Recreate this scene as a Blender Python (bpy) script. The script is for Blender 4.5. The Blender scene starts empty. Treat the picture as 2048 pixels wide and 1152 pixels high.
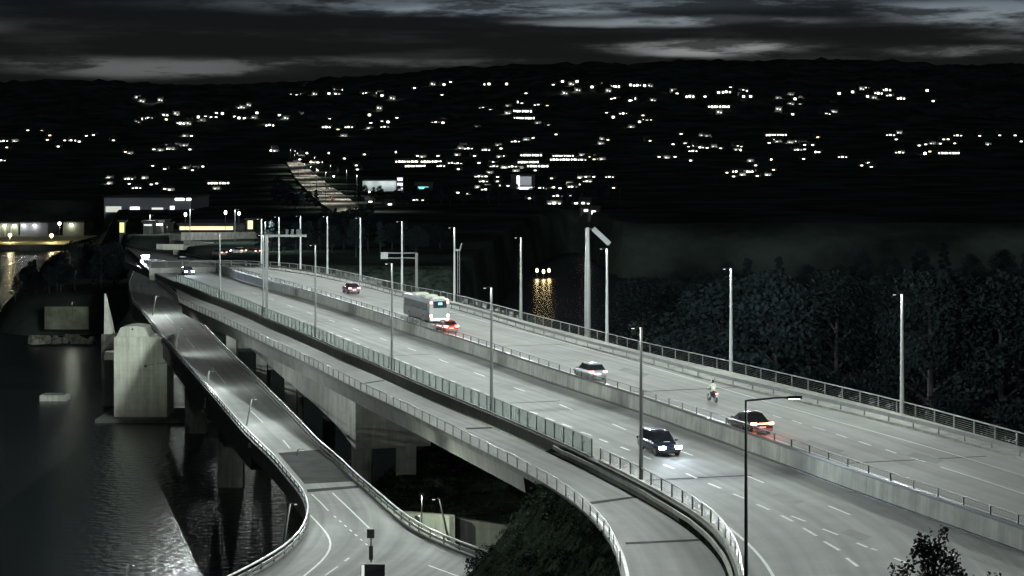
import bpy, bmesh, math, random
from mathutils import Vector, Matrix, noise
R = math.radians
C = bpy.context.scene
COL = C.collection
# ------------------------------------------------------------------ camera
F, HZ, CZ = 3800.0, 305.0, 22.0          # focal length and horizon in px of a 2048 px wide frame, eye height
cam = bpy.data.cameras.new('camera'); camo = bpy.data.objects.new('camera', cam); COL.objects.link(camo)
camo.location = (0, 0, CZ); camo.rotation_euler = (R(90), 0, 0)
cam.sensor_width = 36; cam.lens = 36 * F / 2048; cam.shift_y = -(576 - HZ) / 2048
cam.clip_start = 1; cam.clip_end = 12000
C.camera = camo
C.render.resolution_x, C.render.resolution_y = 1024, 576
C.view_settings.view_transform = 'Standard'; C.view_settings.look = 'None'
C.view_settings.exposure = 0.0; C.view_settings.gamma = 1
try:
    C.cycles.use_light_tree = True
    C.cycles.max_bounces = 5; C.cycles.sample_clamp_indirect = 4
except Exception: pass
LAMP_W = 6800.0
LAMPCOL = (0.93, 1.0, 0.96)
# ------------------------------------------------------------------ night sky
W = bpy.data.worlds.new('World'); C.world = W; W.use_nodes = True
nt = W.node_tree; N = nt.nodes; L = nt.links; N.clear()
out = N.new('ShaderNodeOutputWorld'); bg = N.new('ShaderNodeBackground'); L.new(bg.outputs[0], out.inputs[0])
tc = N.new('ShaderNodeTexCoord'); sx = N.new('ShaderNodeSeparateXYZ'); L.new(tc.outputs['Generated'], sx.inputs[0])
def mth(op, a, b=None, c=None, clamp=False):
    n = N.new('ShaderNodeMath'); n.operation = op; n.use_clamp = clamp
    for i, v in enumerate((a, b, c)):
        if v is None: continue
        if isinstance(v, (int, float)): n.inputs[i].default_value = v
        else: L.new(v, n.inputs[i])
    return n.outputs[0]
def nz(vec, scale, detail=4, rough=.55):
    n = N.new('ShaderNodeTexNoise'); n.inputs['Scale'].default_value = scale
    n.inputs['Detail'].default_value = detail; n.inputs['Roughness'].default_value = rough
    L.new(vec, n.inputs['Vector']); return n.outputs[0]
mp = N.new('ShaderNodeMapping'); mp.inputs['Scale'].default_value = (5, 5, 70); L.new(tc.outputs['Generated'], mp.inputs[0])
n1 = nz(mp.outputs[0], 1.0, 6)
mp2 = N.new('ShaderNodeMapping'); mp2.inputs['Scale'].default_value = (13, 13, 100); L.new(tc.outputs['Generated'], mp2.inputs[0])
n2 = nz(mp2.outputs[0], 1.0, 5)
az = mth('ADD', mth('DIVIDE', sx.outputs[0], mth('MAXIMUM', mth('ABSOLUTE', sx.outputs[1]), .05)), mth('MULTIPLY', mth('SUBTRACT', n1, .5), .10))
el = mth('ADD', sx.outputs[2], mth('MULTIPLY', mth('SUBTRACT', n2, .5), .006))
tot = None
# streaks of paler cloud: azimuth, elevation, half sizes, strength
for (px, py, wx, wy, s) in ((300, 138, 290, 19, .05), (760, 125, 330, 10, .018), (1420, 98, 200, 15, .12), (1960, 108, 150, 10, .055),
                            (1100, 12, 620, 20, .060), (1350, 44, 280, 9, .10), (1950, 30, 190, 26, .09), (950, 22, 260, 12, .05), (2200, 60, 300, 30, .05), (-300, 60, 300, 20, .04)):
    a0, e0 = (px - 1024) / F, (HZ - py) / F
    u = mth('DIVIDE', mth('SUBTRACT', az, a0), wx / F); v = mth('DIVIDE', mth('SUBTRACT', el, e0), wy / F)
    d = mth('ADD', mth('MULTIPLY', u, u), mth('MULTIPLY', v, v))
    g = mth('MULTIPLY', mth('EXPONENT', mth('MULTIPLY', mth('MULTIPLY', d, d), -1.0)), s * 1.7)
    tot = g if tot is None else mth('ADD', tot, g)
base = mth('MULTIPLY', mth('MAXIMUM', mth('SUBTRACT', n1, .52), 0.0), .07)
tot = mth('ADD', tot, base)
mp3 = N.new('ShaderNodeMapping'); mp3.inputs['Scale'].default_value = (30, 30, 190); L.new(tc.outputs['Generated'], mp3.inputs[0])
n3 = nz(mp3.outputs[0], 1.0, 6, .65)
brk = mth('ADD', mth('MULTIPLY', mth('SUBTRACT', mth('ADD', mth('MULTIPLY', n2, .6), mth('MULTIPLY', n3, .4)), .45), 11.0, clamp=True), .22)
tot = mth('MULTIPLY', tot, brk)
tot = mth('ADD', tot, mth('ADD', mth('MULTIPLY', mth('SUBTRACT', sx.outputs[2], .12, clamp=True), .045), .008))   # overhead cloud glow out of view, added as ambient fill
mxc = N.new('ShaderNodeVectorMath'); mxc.operation = 'SCALE'; tint = N.new('ShaderNodeMix'); tint.data_type = 'RGBA'; tint.inputs[6].default_value = (.94, 1.0, .99, 1); tint.inputs[7].default_value = (.80, .98, 1.12, 1)
L.new(mth('MULTIPLY', mth('SUBTRACT', sx.outputs[2], .058), 60.0, clamp=True), tint.inputs[0]); L.new(tint.outputs[2], mxc.inputs[0]); L.new(tot, mxc.inputs['Scale'])
L.new(mxc.outputs[0], bg.inputs['Color']); bg.inputs['Strength'].default_value = 1.0

# ------------------------------------------------------------------ materials
MATS = {}
def mat(name, col=(.5, .5, .5), rough=.7, metal=0.0, var=.18, scale=3.0, bump=0.0, emit=None, es=0.0, uvstreak=False, spec=.4):
    if name in MATS: return MATS[name]
    m = bpy.data.materials.new(name); m.use_nodes = True; MATS[name] = m
    n = m.node_tree.nodes; l = m.node_tree.links; b = n['Principled BSDF']
    b.inputs['Roughness'].default_value = rough; b.inputs['Metallic'].default_value = metal
    b.inputs['Specular IOR Level'].default_value = spec
    t = n.new('ShaderNodeTexCoord'); ns = n.new('ShaderNodeTexNoise')
    ns.inputs['Scale'].default_value = scale; ns.inputs['Detail'].default_value = 6; ns.inputs['Roughness'].default_value = .62
    l.new(t.outputs['Object'], ns.inputs['Vector'])
    src = ns.outputs[0]
    if uvstreak:
        mpn = n.new('ShaderNodeMapping'); mpn.inputs['Scale'].default_value = (1.1, .018, 1); l.new(t.outputs['UV'], mpn.inputs[0])
        s2 = n.new('ShaderNodeTexNoise'); s2.inputs['Scale'].default_value = 1.0; s2.inputs['Detail'].default_value = 4; l.new(mpn.outputs[0], s2.inputs['Vector'])
        s3 = n.new('ShaderNodeTexNoise'); s3.inputs['Scale'].default_value = 25; s3.inputs['Detail'].default_value = 3; l.new(t.outputs['Object'], s3.inputs['Vector'])
        a1 = n.new('ShaderNodeMath'); a1.operation = 'MULTIPLY_ADD'; a1.inputs[1].default_value = .35; l.new(src, a1.inputs[0])
        a2 = n.new('ShaderNodeMath'); a2.operation = 'MULTIPLY_ADD'; a2.inputs[1].default_value = .5; l.new(s2.outputs[0], a2.inputs[0])
        a3 = n.new('ShaderNodeMath'); a3.operation = 'MULTIPLY'; a3.inputs[1].default_value = .15; l.new(s3.outputs[0], a3.inputs[0])
        l.new(a3.outputs[0], a2.inputs[2]); l.new(a2.outputs[0], a1.inputs[2]); src = a1.outputs[0]
    if name.startswith('concrete'):
        sm = n.new('ShaderNodeMapping'); sm.inputs['Scale'].default_value = (1.3, 1.3, .09); l.new(t.outputs['Object'], sm.inputs[0])
        sn = n.new('ShaderNodeTexNoise'); sn.inputs['Scale'].default_value = 1.0; sn.inputs['Detail'].default_value = 7; sn.inputs['Roughness'].default_value = .7; l.new(sm.outputs[0], sn.inputs['Vector'])
        ma = n.new('ShaderNodeMix'); ma.data_type = 'FLOAT'; ma.inputs[0].default_value = .55; l.new(src, ma.inputs[2]); l.new(sn.outputs[0], ma.inputs[3]); src = ma.outputs[0]
        sz = n.new('ShaderNodeSeparateXYZ'); l.new(t.outputs['Object'], sz.inputs[0]); dv = n.new('ShaderNodeMath'); dv.operation = 'DIVIDE'; dv.inputs[1].default_value = 1.3; l.new(sz.outputs[2], dv.inputs[0])
        fq = n.new('ShaderNodeMath'); fq.operation = 'FRACT'; l.new(dv.outputs[0], fq.inputs[0]); lt = n.new('ShaderNodeMath'); lt.operation = 'LESS_THAN'; lt.inputs[1].default_value = .045; l.new(fq.outputs[0], lt.inputs[0])
        sb_ = n.new('ShaderNodeMath'); sb_.operation = 'MULTIPLY_ADD'; sb_.inputs[1].default_value = -.06; l.new(lt.outputs[0], sb_.inputs[0]); l.new(src, sb_.inputs[2]); src = sb_.outputs[0]
    cr = n.new('ShaderNodeValToRGB'); e = cr.color_ramp.elements
    e[0].position = .36; e[1].position = .64
    e[0].color = (*[c * (1 - var) for c in col], 1); e[1].color = (*[min(1, c * (1 + var)) for c in col], 1)
    l.new(src, cr.inputs[0]); l.new(cr.outputs[0], b.inputs['Base Color'])
    if bump:
        bp = n.new('ShaderNodeBump'); bp.inputs['Strength'].default_value = bump; bp.inputs['Distance'].default_value = .05
        l.new(ns.outputs[0], bp.inputs['Height']); l.new(bp.outputs[0], b.inputs['Normal'])
    if emit:
        b.inputs['Emission Color'].default_value = (*emit, 1); b.inputs['Emission Strength'].default_value = es
        m.cycles.emission_sampling = 'NONE'
    return m
asph = mat('asphalt', (.150, .160, .152), .85, var=.36, scale=.22, uvstreak=True)
asph2 = mat('asphalt_worn', (.165, .172, .162), .85, var=.3, scale=.25, uvstreak=True)
asphd = mat('asphalt_joint_and_shade', (.022, .026, .024), .9, var=.35, scale=.4, spec=.05)  # dark joints; also painted shade on the lower road
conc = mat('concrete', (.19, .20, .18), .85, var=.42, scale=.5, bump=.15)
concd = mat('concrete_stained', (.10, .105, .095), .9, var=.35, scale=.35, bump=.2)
concl = mat('concrete_pale', (.36, .38, .33), .85, var=.34, scale=.3, bump=.1)
paint = mat('road_paint', (.44, .47, .45), .6, var=.12, scale=2.0)
galv = mat('galvanised_steel', (.115, .125, .12), .6, .2, var=.12, scale=2.0)
pole_l = mat('pole_pale', (.30, .32, .31), .5, .2, var=.1, scale=1.5)
pole_m = mat('pole_steel', (.12, .13, .125), .5, .2, var=.10, scale=1.5)
dark = mat('dark_steel', (.035, .042, .04), .5, .3, var=.2)
meshd = mat('rail_mesh', (.07, .08, .075), .6, .2, var=.2)
panelm = mat('fence_panel', (.26, .28, .265), .35, 0, var=.12, scale=.6)
rubber = mat('rubber', (.02, .02, .02), .8)
glass = mat('dark_glass', (.012, .015, .018), .08, 0, var=.1, spec=.8)
grassm = mat('grass_bank', (.022, .031, .021), .95, var=.8, scale=1.1, bump=1.0, spec=.0)
rockm = mat('rocky_ground', (.030, .040, .034), .95, var=.6, scale=.5, bump=1.0, spec=.0)
hillm = mat('hill_ground', (.036, .048, .042), .95, var=.6, scale=.02, spec=.0)
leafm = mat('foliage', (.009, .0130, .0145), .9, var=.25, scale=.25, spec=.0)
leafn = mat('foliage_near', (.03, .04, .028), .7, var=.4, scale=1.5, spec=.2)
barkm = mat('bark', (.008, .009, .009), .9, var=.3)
wallh = mat('house_wall', (.05, .052, .05), .9, var=.2, scale=.05)
roofh = mat('house_roof', (.02, .021, .022), .9, var=.2, scale=.05)
win_w = mat('window_lit_white', (.5, .5, .5), .5, emit=(1, .98, .86), es=4.5)
win_y = mat('window_lit_yellow', (.5, .5, .4), .5, emit=(1, .80, .46), es=3.5)
win_d = mat('window_lit_dim', (.4, .4, .4), .5, emit=(.95, 1, .9), es=.8)
lampE = mat('lamp_lens', (.8, .8, .8), .5, emit=(1, 1, .92), es=9)
lampY = mat('lamp_lens_amber', (.8, .7, .5), .5, emit=(1, .72, .35), es=8)
lampB = mat('lamp_lens_blue', (.8, .8, .9), .5, emit=(.72, .78, 1), es=40)
headE = mat('headlight_lit', (.8, .8, .8), .3, emit=(.86, .92, 1), es=60)
headX = mat('headlight_glare', (.8, .8, .8), .3, emit=(.80, .88, 1), es=300)
tailR = mat('taillight_lit', (.6, .05, .04), .3, emit=(1, .20, .13), es=12)
tailB = mat('brakelight_lit', (.6, .05, .04), .3, emit=(1, .27, .17), es=22)
tealE = mat('sign_teal', (.1, .5, .5), .4, emit=(.25, .85, .85), es=1.4)
whiteE = mat('facade_lit', (.6, .6, .65), .6, emit=(.85, .88, 1), es=.9)
yellE = mat('sign_yellow', (.6, .6, .2), .5, emit=(.95, .95, .35), es=.9)
amberE = mat('strip_amber', (.6, .5, .3), .5, emit=(1, .86, .5), es=1.1)
lensS = mat('lamp_lens_shielded', (.5, .5, .5), .5, emit=(1, 1, .92), es=1.6)
railb = mat('rail_bright', (.34, .36, .35), .5, .2, var=.15)
lensoff = mat('lamp_housing', (.008, .009, .009), .5, .2)

# ------------------------------------------------------------------ helpers
def P(x, y, z=0.0):
    Y = F * (CZ - z) / (y - HZ); return Vector(((x - 1024) * Y / F, Y, z))
def Q(x, y, Y):
    return Vector(((x - 1024) * Y / F, Y, CZ - (y - HZ) * Y / F))
def poly(pts, z): return [P(x, y, z) for x, y in pts]
def tag(o, label=None, cat=None, group=None, kind=None):
    if label: o['label'] = label
    if cat: o['category'] = cat
    if group: o['group'] = group
    if kind: o['kind'] = kind
    return o
def empty(name, loc=(0, 0, 0), rz=0, label=None, cat=None, group=None):
    o = bpy.data.objects.new(name, None); COL.objects.link(o); o.location = loc; o.rotation_euler = (0, 0, rz)
    o.empty_display_size = .3
    return tag(o, label, cat, group)
def link(name, bm, m, parent=None, smooth=False, mesh=None):
    me = bpy.data.meshes.new(name)
    if bm is not None:
        bmesh.ops.recalc_face_normals(bm, faces=bm.faces)
        bm.to_mesh(me); bm.free()
    for mm in (m if isinstance(m, (list, tuple)) else [m]): me.materials.append(mm)
    if smooth:
        for p in me.polygons: p.use_smooth = True
    o = bpy.data.objects.new(name, me); COL.objects.link(o)
    if parent: o.parent = parent
    return o
def inst(o, parent=None, loc=None, rot=None, scale=None):
    c = o.copy(); COL.objects.link(c); c.parent = parent
    if loc is not None: c.location = loc
    if rot is not None: c.rotation_euler = rot
    if scale is not None: c.scale = scale
    return c
KIDS = {}
def copy_tree(o, parent=None):
    c = o.copy(); COL.objects.link(c); c.parent = parent
    for ch in list(o.children): copy_tree(ch, c)
    return c
def box(bm, c, s, rz=0, mi=0, taper=1.0):
    vs = []
    for dz in (-.5, .5):
        t = taper if dz > 0 else 1
        for dx, dy in ((-.5, -.5), (.5, -.5), (.5, .5), (-.5, .5)):
            v = Vector((dx * s[0] * t, dy * s[1] * t, dz * s[2]))
            if rz: v.rotate(Matrix.Rotation(rz, 3, 'Z'))
            vs.append(bm.verts.new(v + Vector(c)))
    for f in ((3, 2, 1, 0), (4, 5, 6, 7), (0, 1, 5, 4), (1, 2, 6, 5), (2, 3, 7, 6), (3, 0, 4, 7)):
        fc = bm.faces.new([vs[i] for i in f]); fc.material_index = mi
    return vs
def tube(bm, pts, rads, seg=8, mi=0, cap=True):
    pts = [Vector(p) for p in pts]
    if isinstance(rads, (int, float)): rads = [rads] * len(pts)
    rings = []
    for i, p in enumerate(pts):
        d = (pts[min(i + 1, len(pts) - 1)] - pts[max(i - 1, 0)]).normalized()
        a = d.orthogonal().normalized() if abs(d.z) < .9 else Vector((1, 0, 0))
        if abs(d.z) < .9: a = Vector((-d.y, d.x, 0)).normalized()
        b = d.cross(a).normalized(); a = b.cross(d).normalized()
        rings.append([bm.verts.new(p + (a * math.cos(t) + b * math.sin(t)) * rads[i]) for t in [2 * math.pi * k / seg for k in range(seg)]])
    for r0, r1 in zip(rings, rings[1:]):
        for k in range(seg):
            f = bm.faces.new((r0[k], r0[(k + 1) % seg], r1[(k + 1) % seg], r1[k])); f.material_index = mi
    if cap and seg > 2:
        for r in (rings[0][::-1], rings[-1]):
            f = bm.faces.new(r); f.material_index = mi
def resample(pts, n=None, step=None):
    pts = [Vector(p) for p in pts]; d = [0]
    for a, b in zip(pts, pts[1:]): d.append(d[-1] + (b - a).length)
    if n is None: n = max(2, int(round(d[-1] / step)) + 1)
    res = []; j = 0
    for i in range(n):
        t = d[-1] * i / (n - 1)
        while j < len(d) - 2 and d[j + 1] < t: j += 1
        u = (t - d[j]) / max(1e-9, d[j + 1] - d[j]); res.append(pts[j].lerp(pts[j + 1], u))
    return res
def smooth(pts, it=2):
    pts = resample(pts, step=2.0)
    for _ in range(it * 6):
        pts = [pts[0]] + [(a + b * 2 + c) / 4 for a, b, c in zip(pts, pts[1:], pts[2:])] + [pts[-1]]
    return pts
def offset(pts, d):
    o = []
    for i, p in enumerate(pts):
        t = pts[min(i + 1, len(pts) - 1)] - pts[max(i - 1, 0)]; n = Vector((t.y, -t.x, 0))
        o.append(p + (n.normalized() * d if n.length else Vector()))
    return o
def at(pts, z): return [Vector((p.x, p.y, z)) for p in pts]
def cutpx(pts, x0, x1):
    return [p for p in pts if x0 <= 1024 + F * p.x / p.y <= x1]
def ribbon(bm, A, B, n=90, mi=0, uv=True):
    A = resample(A, n); B = resample(B, n); l = bm.loops.layers.uv.verify(); s = 0
    va = [bm.verts.new(p) for p in A]; vb = [bm.verts.new(p) for p in B]
    for i in range(n - 1):
        ds = (A[i + 1] - A[i]).length; w0 = (A[i] - B[i]).length; w1 = (A[i + 1] - B[i + 1]).length
        f = bm.faces.new((va[i], vb[i], vb[i + 1], va[i + 1])); f.material_index = mi
        for lp, t in zip(f.loops, ((0, s), (w0, s), (w1, s + ds), (0, s + ds))): lp[l].uv = t
        s += ds
def sweep(bm, pts, prof, mi=0, closed=True):
    """prof: (offset right, z) pairs swept along pts (z of pts kept)"""
    rows = []
    for i, p in enumerate(pts):
        t = pts[min(i + 1, len(pts) - 1)] - pts[max(i - 1, 0)]; n = Vector((t.y, -t.x, 0)).normalized()
        rows.append([bm.verts.new(p + n * a + Vector((0, 0, b))) for a, b in prof])
    k = len(prof)
    for r0, r1 in zip(rows, rows[1:]):
        for j in range(k if closed else k - 1):
            f = bm.faces.new((r0[j], r0[(j + 1) % k], r1[(j + 1) % k], r1[j])); f.material_index = mi
    if closed: bm.faces.new(rows[0]); bm.faces.new(rows[-1][::-1])
def line(bm, pts, w, dz=.012):
    pts = [p + Vector((0, 0, dz)) for p in pts]
    a = offset(pts, w / 2); b = offset(pts, -w / 2)
    ribbon(bm, a, b, max(2, len(pts)))
def point_light(name, loc, power, col, parent=None, radius=.12, spot=None, rot=None, blend=.6, lin=False):
    d = bpy.data.lights.new(name, 'SPOT' if spot else 'POINT'); d.energy = power; d.color = col; d.shadow_soft_size = radius
    if lin:
        d.use_nodes = True; ln = d.node_tree.nodes; fo = ln.new('ShaderNodeLightFalloff'); fo.inputs['Strength'].default_value = .12
        d.node_tree.links.new(fo.outputs['Linear'], ln['Emission'].inputs['Strength'])
    if spot: d.spot_size = R(spot); d.spot_blend = blend
    o = bpy.data.objects.new(name, d); COL.objects.link(o); o.location = loc
    if rot: o.rotation_euler = rot
    if parent: o.parent = parent
    return o

# ------------------------------------------------------------------ traced plan of the road layout (metres)
EL = smooth(poly([(250,522),(285,536),(322,550),(348,562),(403,583),(422,591),(493,618),(544,641),(633,677),(687,702),(750,727),(820,758),(900,792),(985,826),(1040,850),(1094,873),(1172,908),(1192,919),(1234,940),(1278,961),(1320,985),(1341,996),(1387,1023),(1419,1045),(1450,1075),(1466,1097),(1481,1128),(1486,1152),(1490,1200),(1490,1300)], 0), 1)
MB = smooth(poly([(250,505),(330,520),(390,532),(419,540),(451,551),(485,562),(532,576),(580,590),(626,604),(680,621),(740,641),(818,668),(896,694),(974,721),(1050,749),(1140,779),(1281,825),(1394,867),(1487,900),(1550,924),(1690,977),(1822,1025),(1884,1047),(2048,1106),(2200,1163),(2500,1280)], 0), 2)
FR = smooth(poly([(300,525),(380,523),(440,521.5),(529,524),(590,529),(654,537),(740,556),(802,570),(904,589),(1000,614),(1060,631),(1156,654),(1281,686),(1462,725),(1594,756),(1728,787),(1837,814),(1947,844),(2048,871),(2200,912),(2600,1020)], 2.0), 2)
KR = smooth(poly([(380,527),(440,527),(529,533),(634,549),(739,572),(802,590),(904,612),(1000,640),(1060,658),(1147,682),(1214,700),(1276,715),(1425,757),(1594,795),(1728,826),(1856,858),(1984,893),(2048,910),(2200,953),(2600,1070)], 1.3), 2)
W1 = smooth(poly([(451,532),(514,539),(607,549),(678,562),(740,577),(850,607),(940,635),(990,649),(1029,659),(1100,677),(1182,700),(1237,715),(1337,745),(1394,761),(1468,784),(1519,800),(1604,823),(1690,848),(1772,870),(1878,900),(1948,921),(2048,952),(2200,1000)], 1.0), 1)
WR = smooth(poly([(352,577),(391,596),(440,614),(493,635),(592,680),(679,719),(703,730),(820,782),(900,818),(982,855),(1060,890),(1172,940),(1236,972),(1272,994),(1320,1021),(1341,1034),(1403,1080),(1434,1110),(1453,1141),(1459,1160),(1462,1220),(1460,1300)], -1.1), 1)
WL = smooth(poly([(358,604),(380,615),(447,645),(516,679),(594,716),(665,752),(740,790),(820,827),(900,868),(1000,918),(1070,954),(1131,990),(1180,1030),(1215,1068),(1236,1105),(1246,1152),(1250,1220),(1250,1300)], -1.1), 1)
LL = smooth(poly([(283,524),(266,545),(258,565),(266,601),(280,611),(305,644),(352,700),(388,740),(416,772),(490,857),(549,912),(581,951),(608,980),(619,1014),(612,1045),(592,1077),(549,1108),(463,1152),(380,1190),(300,1220)], -7.2), 1)
LR = smooth(poly([(295,524),(304,540),(320,560),(342,578),(364,598),(400,640),(436,679),(500,741),(562,802),(609,850),(640,884),(673,909),(712,948),(743,973),(774,1001),(798,1020),(822,1041),(862,1062),(897,1077),(947,1095),(994,1111),(1060,1133),(1150,1160),(1260,1190)], -7.2), 1)

# ------------------------------------------------------------------ terrain and water
def sst(a, b, x):
    t = max(0, min(1, (x - a) / (b - a))); return t * t * (3 - 2 * t)
def terr(X, Y):
    px = 1024 + F * X / max(Y, 1)
    n = noise.fractal(Vector((X * .004, Y * .004, 0)), 1.0, 2.0, 4)
    n2 = noise.fractal(Vector((X * .08, Y * .08, 3)), 1.0, 2.0, 3)
    # plateau and hillside beyond the water
    up = 0
    for (y0, z0), (y1, z1) in zip(PROF, PROF[1:]):
        if y0 <= Y <= y1: up = z0 + (z1 - z0) * (Y - y0) / (y1 - y0); break
    else: up = PROF[-1][1] if Y > PROF[-1][0] else PROF[0][1]
    crest = .86 + .012 * math.sin(px * .009) + .20 * sst(430, 1150, px) + .05 * sst(1100, 1350, px) - .02 * sst(1800, 2100, px)
    far = up * (crest if up > 0 else 1) + n * min(14, max(0, (Y - 2150) * .03))
    centre = sst(150, 260, px) * sst(1150, 900, px) if Y < 1200 else 1
    start = 420 + (1 - centre) * 410 + 140 * sst(400, 330, px) * centre
    if px > 1150: start = 420 + (1 - centre) * 410 - 170 * sst(1150, 1250, px)
    lf = sst(235, 200, px) * sst(1010, 950, Y); far = far * (1 - lf) - 19.3 * lf
    if Y > 2600: far += 6 * noise.noise(Vector((X * .045, Y * .03, 9))) + 4 * noise.noise(Vector((X * .11, Y * .08, 2)))
    m = sst(start - 25, start + 15, Y)
    z = -30 * (1 - m) + far * m
    # wooded headland on the left
    d = ((X + 108) / 27) ** 2 + ((Y - 520) / 75) ** 2
    z = max(z, -30 + 17 * sst(1.5, .55, d) + n2 * .8)
    # wooded bank to the right of the highway
    bx = X - (16 + (Y - 120) * -.03)
    b = sst(2, 22, bx) * sst(470, 400, Y) * (1 if Y > 0 else 1)
    z = max(z, -30 + b * (20 + 5 * sst(10, 90, bx)) + n2 * .8 * b)
    # near shore under the bridges
    s = sst(-27, -14, X - (Y - 200) * .12) * sst(262, 236, Y)
    z = max(z, -30 + s * 16.5 + n2 * 1.3 * s)
    return z
PROF = ((400, -4), (900, -3.5), (1300, -3), (1700, 6), (2000, 22), (2500, 58), (3000, 104), (3500, 158), (3800, 186), (4300, 190), (6500, 120))
def build_terrain():
    bm = bmesh.new(); ys = [20 + i * 6 for i in range(80)]
    while ys[-1] < 6500: ys.append(ys[-1] * 1.02 + 4)
    xs = [-1.15 + 2.3 * i / 240 for i in range(241)]
    rows = []
    for Y in ys:
        rows.append([bm.verts.new((u * (60 + .42 * Y), Y, terr(u * (60 + .42 * Y), Y))) for u in xs])
    for r0, r1 in zip(rows, rows[1:]):
        for i in range(len(xs) - 1): 
            f = bm.faces.new((r0[i], r0[i + 1], r1[i + 1], r1[i]))
            f.material_index = 1 if r0[i].co.y > 430 else 0

    o = link('ground', bm, [rockm, hillm], smooth=True); tag(o, kind='structure')
build_terrain()
wm = bpy.data.materials.new('sea_water'); wm.use_nodes = True
n = wm.node_tree.nodes; l = wm.node_tree.links; b = n['Principled BSDF']
b.inputs['Base Color'].default_value = (.004, .007, .008, 1); b.inputs['Roughness'].default_value = .27; b.inputs['IOR'].default_value = 1.33
t = n.new('ShaderNodeTexCoord'); a1 = n.new('ShaderNodeTexNoise'); a1.inputs['Scale'].default_value = .9; a1.inputs['Detail'].default_value = 5
l.new(t.outputs['Object'], a1.inputs['Vector'])
bp = n.new('ShaderNodeBump'); bp.inputs['Strength'].default_value = .9; bp.inputs['Distance'].default_value = .22
l.new(a1.outputs[0], bp.inputs['Height']); l.new(bp.outputs[0], b.inputs['Normal'])
bm = bmesh.new(); vs = [bm.verts.new(v) for v in ((-3000, 10, -21), (3000, 10, -21), (3000, 6000, -21), (-3000, 6000, -21))]; bm.faces.new(vs)
tag(link('water', bm, wm), kind='structure')

# ------------------------------------------------------------------ highway bridges
FE = offset(MB, -.5)                                        # inner edge of the raised far carriageway
def cut_after(pts, Y): return [p for p in pts if p.y <= Y]
bm = bmesh.new(); ribbon(bm, offset(EL, .05), offset(MB, -.1), 130); tag(link('near_carriageway_road', bm, asph), kind='structure')
FRb = at(FR, 1.0); KRb = at(KR, 1.0)
bm = bmesh.new(); ribbon(bm, at(FE, 1.0), at(offset(FR, -.35), 1.0), 130); tag(link('far_carriageway_road', bm, asph2), kind='structure')
bm = bmesh.new(); ribbon(bm, at(KR, 1.14), at(FR, 1.14), 130); sweep(bm, KRb, [(0, .005), (.22, .005), (.22, .155), (0, .155)])
tag(link('far_side_pavement', bm, conc), kind='structure')
# highway bridge = girders, piers, edge beams
hb = empty('highway_bridge', (0, 0, 0), 0, 'wide grey concrete box-girder road bridge carrying both lit carriageways over the dark water', 'bridge')
def px_of(p): return 1024 + F * p.x / p.y
def interp(tab, x):
    if x <= tab[0][0]: return tab[0][1]
    for (a, u), (b, v) in zip(tab, tab[1:]):
        if x <= b: return u + (v - u) * (x - a) / (b - a)
    return tab[-1][1]
bm = bmesh.new()
ED = EL
sweep(bm, ED, [(-.1, -.04), (.28, -.04), (.28, -.95), (-.1, -.95)])
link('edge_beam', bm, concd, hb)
bm = bmesh.new(); prev = None
depth = [(200, 1.5), (345, 1.6), (385, 2.6), (430, 4.6), (500, 5.6), (560, 7.0), (665, 9.0), (704, 10.5)]
GE = [p for p in resample(EL, step=2.5) if p.y > 141]
for seg_pts, dfun in (([p for p in GE if px_of(p) <= 712], lambda x: interp(depth, x)), ([p for p in GE if px_of(p) >= 706], lambda x: 4.9)):
    seg_pts = seg_pts if len(seg_pts) > 1 else seg_pts
    rows = []
    for i, p in enumerate(seg_pts):
        t_ = seg_pts[min(i + 1, len(seg_pts) - 1)] - seg_pts[max(i - 1, 0)]; nn = Vector((t_.y, -t_.x, 0)).normalized()
        if nn.x < 0: nn = -nn
        d = dfun(px_of(p)); a = p + nn * .45; c = p + nn * 9
        rows.append([bm.verts.new((a.x, a.y, -.75)), bm.verts.new((a.x, a.y, -d)), bm.verts.new((c.x, c.y, -d)), bm.verts.new((c.x, c.y, -.75))])
    for r0, r1 in zip(rows, rows[1:]):
        for j in range(3): bm.faces.new((r0[j], r0[j + 1], r1[j + 1], r1[j]))
    bm.faces.new(rows[0]); bm.faces.new(rows[-1])
link('box_girder', bm, conc, hb)
bm = bmesh.new()
ribbon(bm, at(FE, .5), at(offset(FR, -.3), .5), 100)
sweep(bm, at(offset(FR, -.35), 0), [(0, .995), (-.3, .995), (-.3, -1.2), (0, -1.2)])
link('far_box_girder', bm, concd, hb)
def near_pt(pts, x):
    return min(pts, key=lambda p: abs(px_of(p) - x))
for k, x in enumerate((690, 556, 498, 440)):
    p = near_pt(EL, x); bm = bmesh.new(); w = 2.2 if k == 0 else 1.5
    dd = interp(depth, x)
    for sx_ in (1.6, 6.5):
        box(bm, (p.x + sx_, p.y + 1, (-dd - 24) / 2 - .01), (w, 2.0, 24 - dd), 0)
    if k: box(bm, (p.x + 4.05, p.y + 1, -dd - 2.2), (3.2, 1.0, 1.0))
    link('pier', bm, conc, hb)

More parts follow.
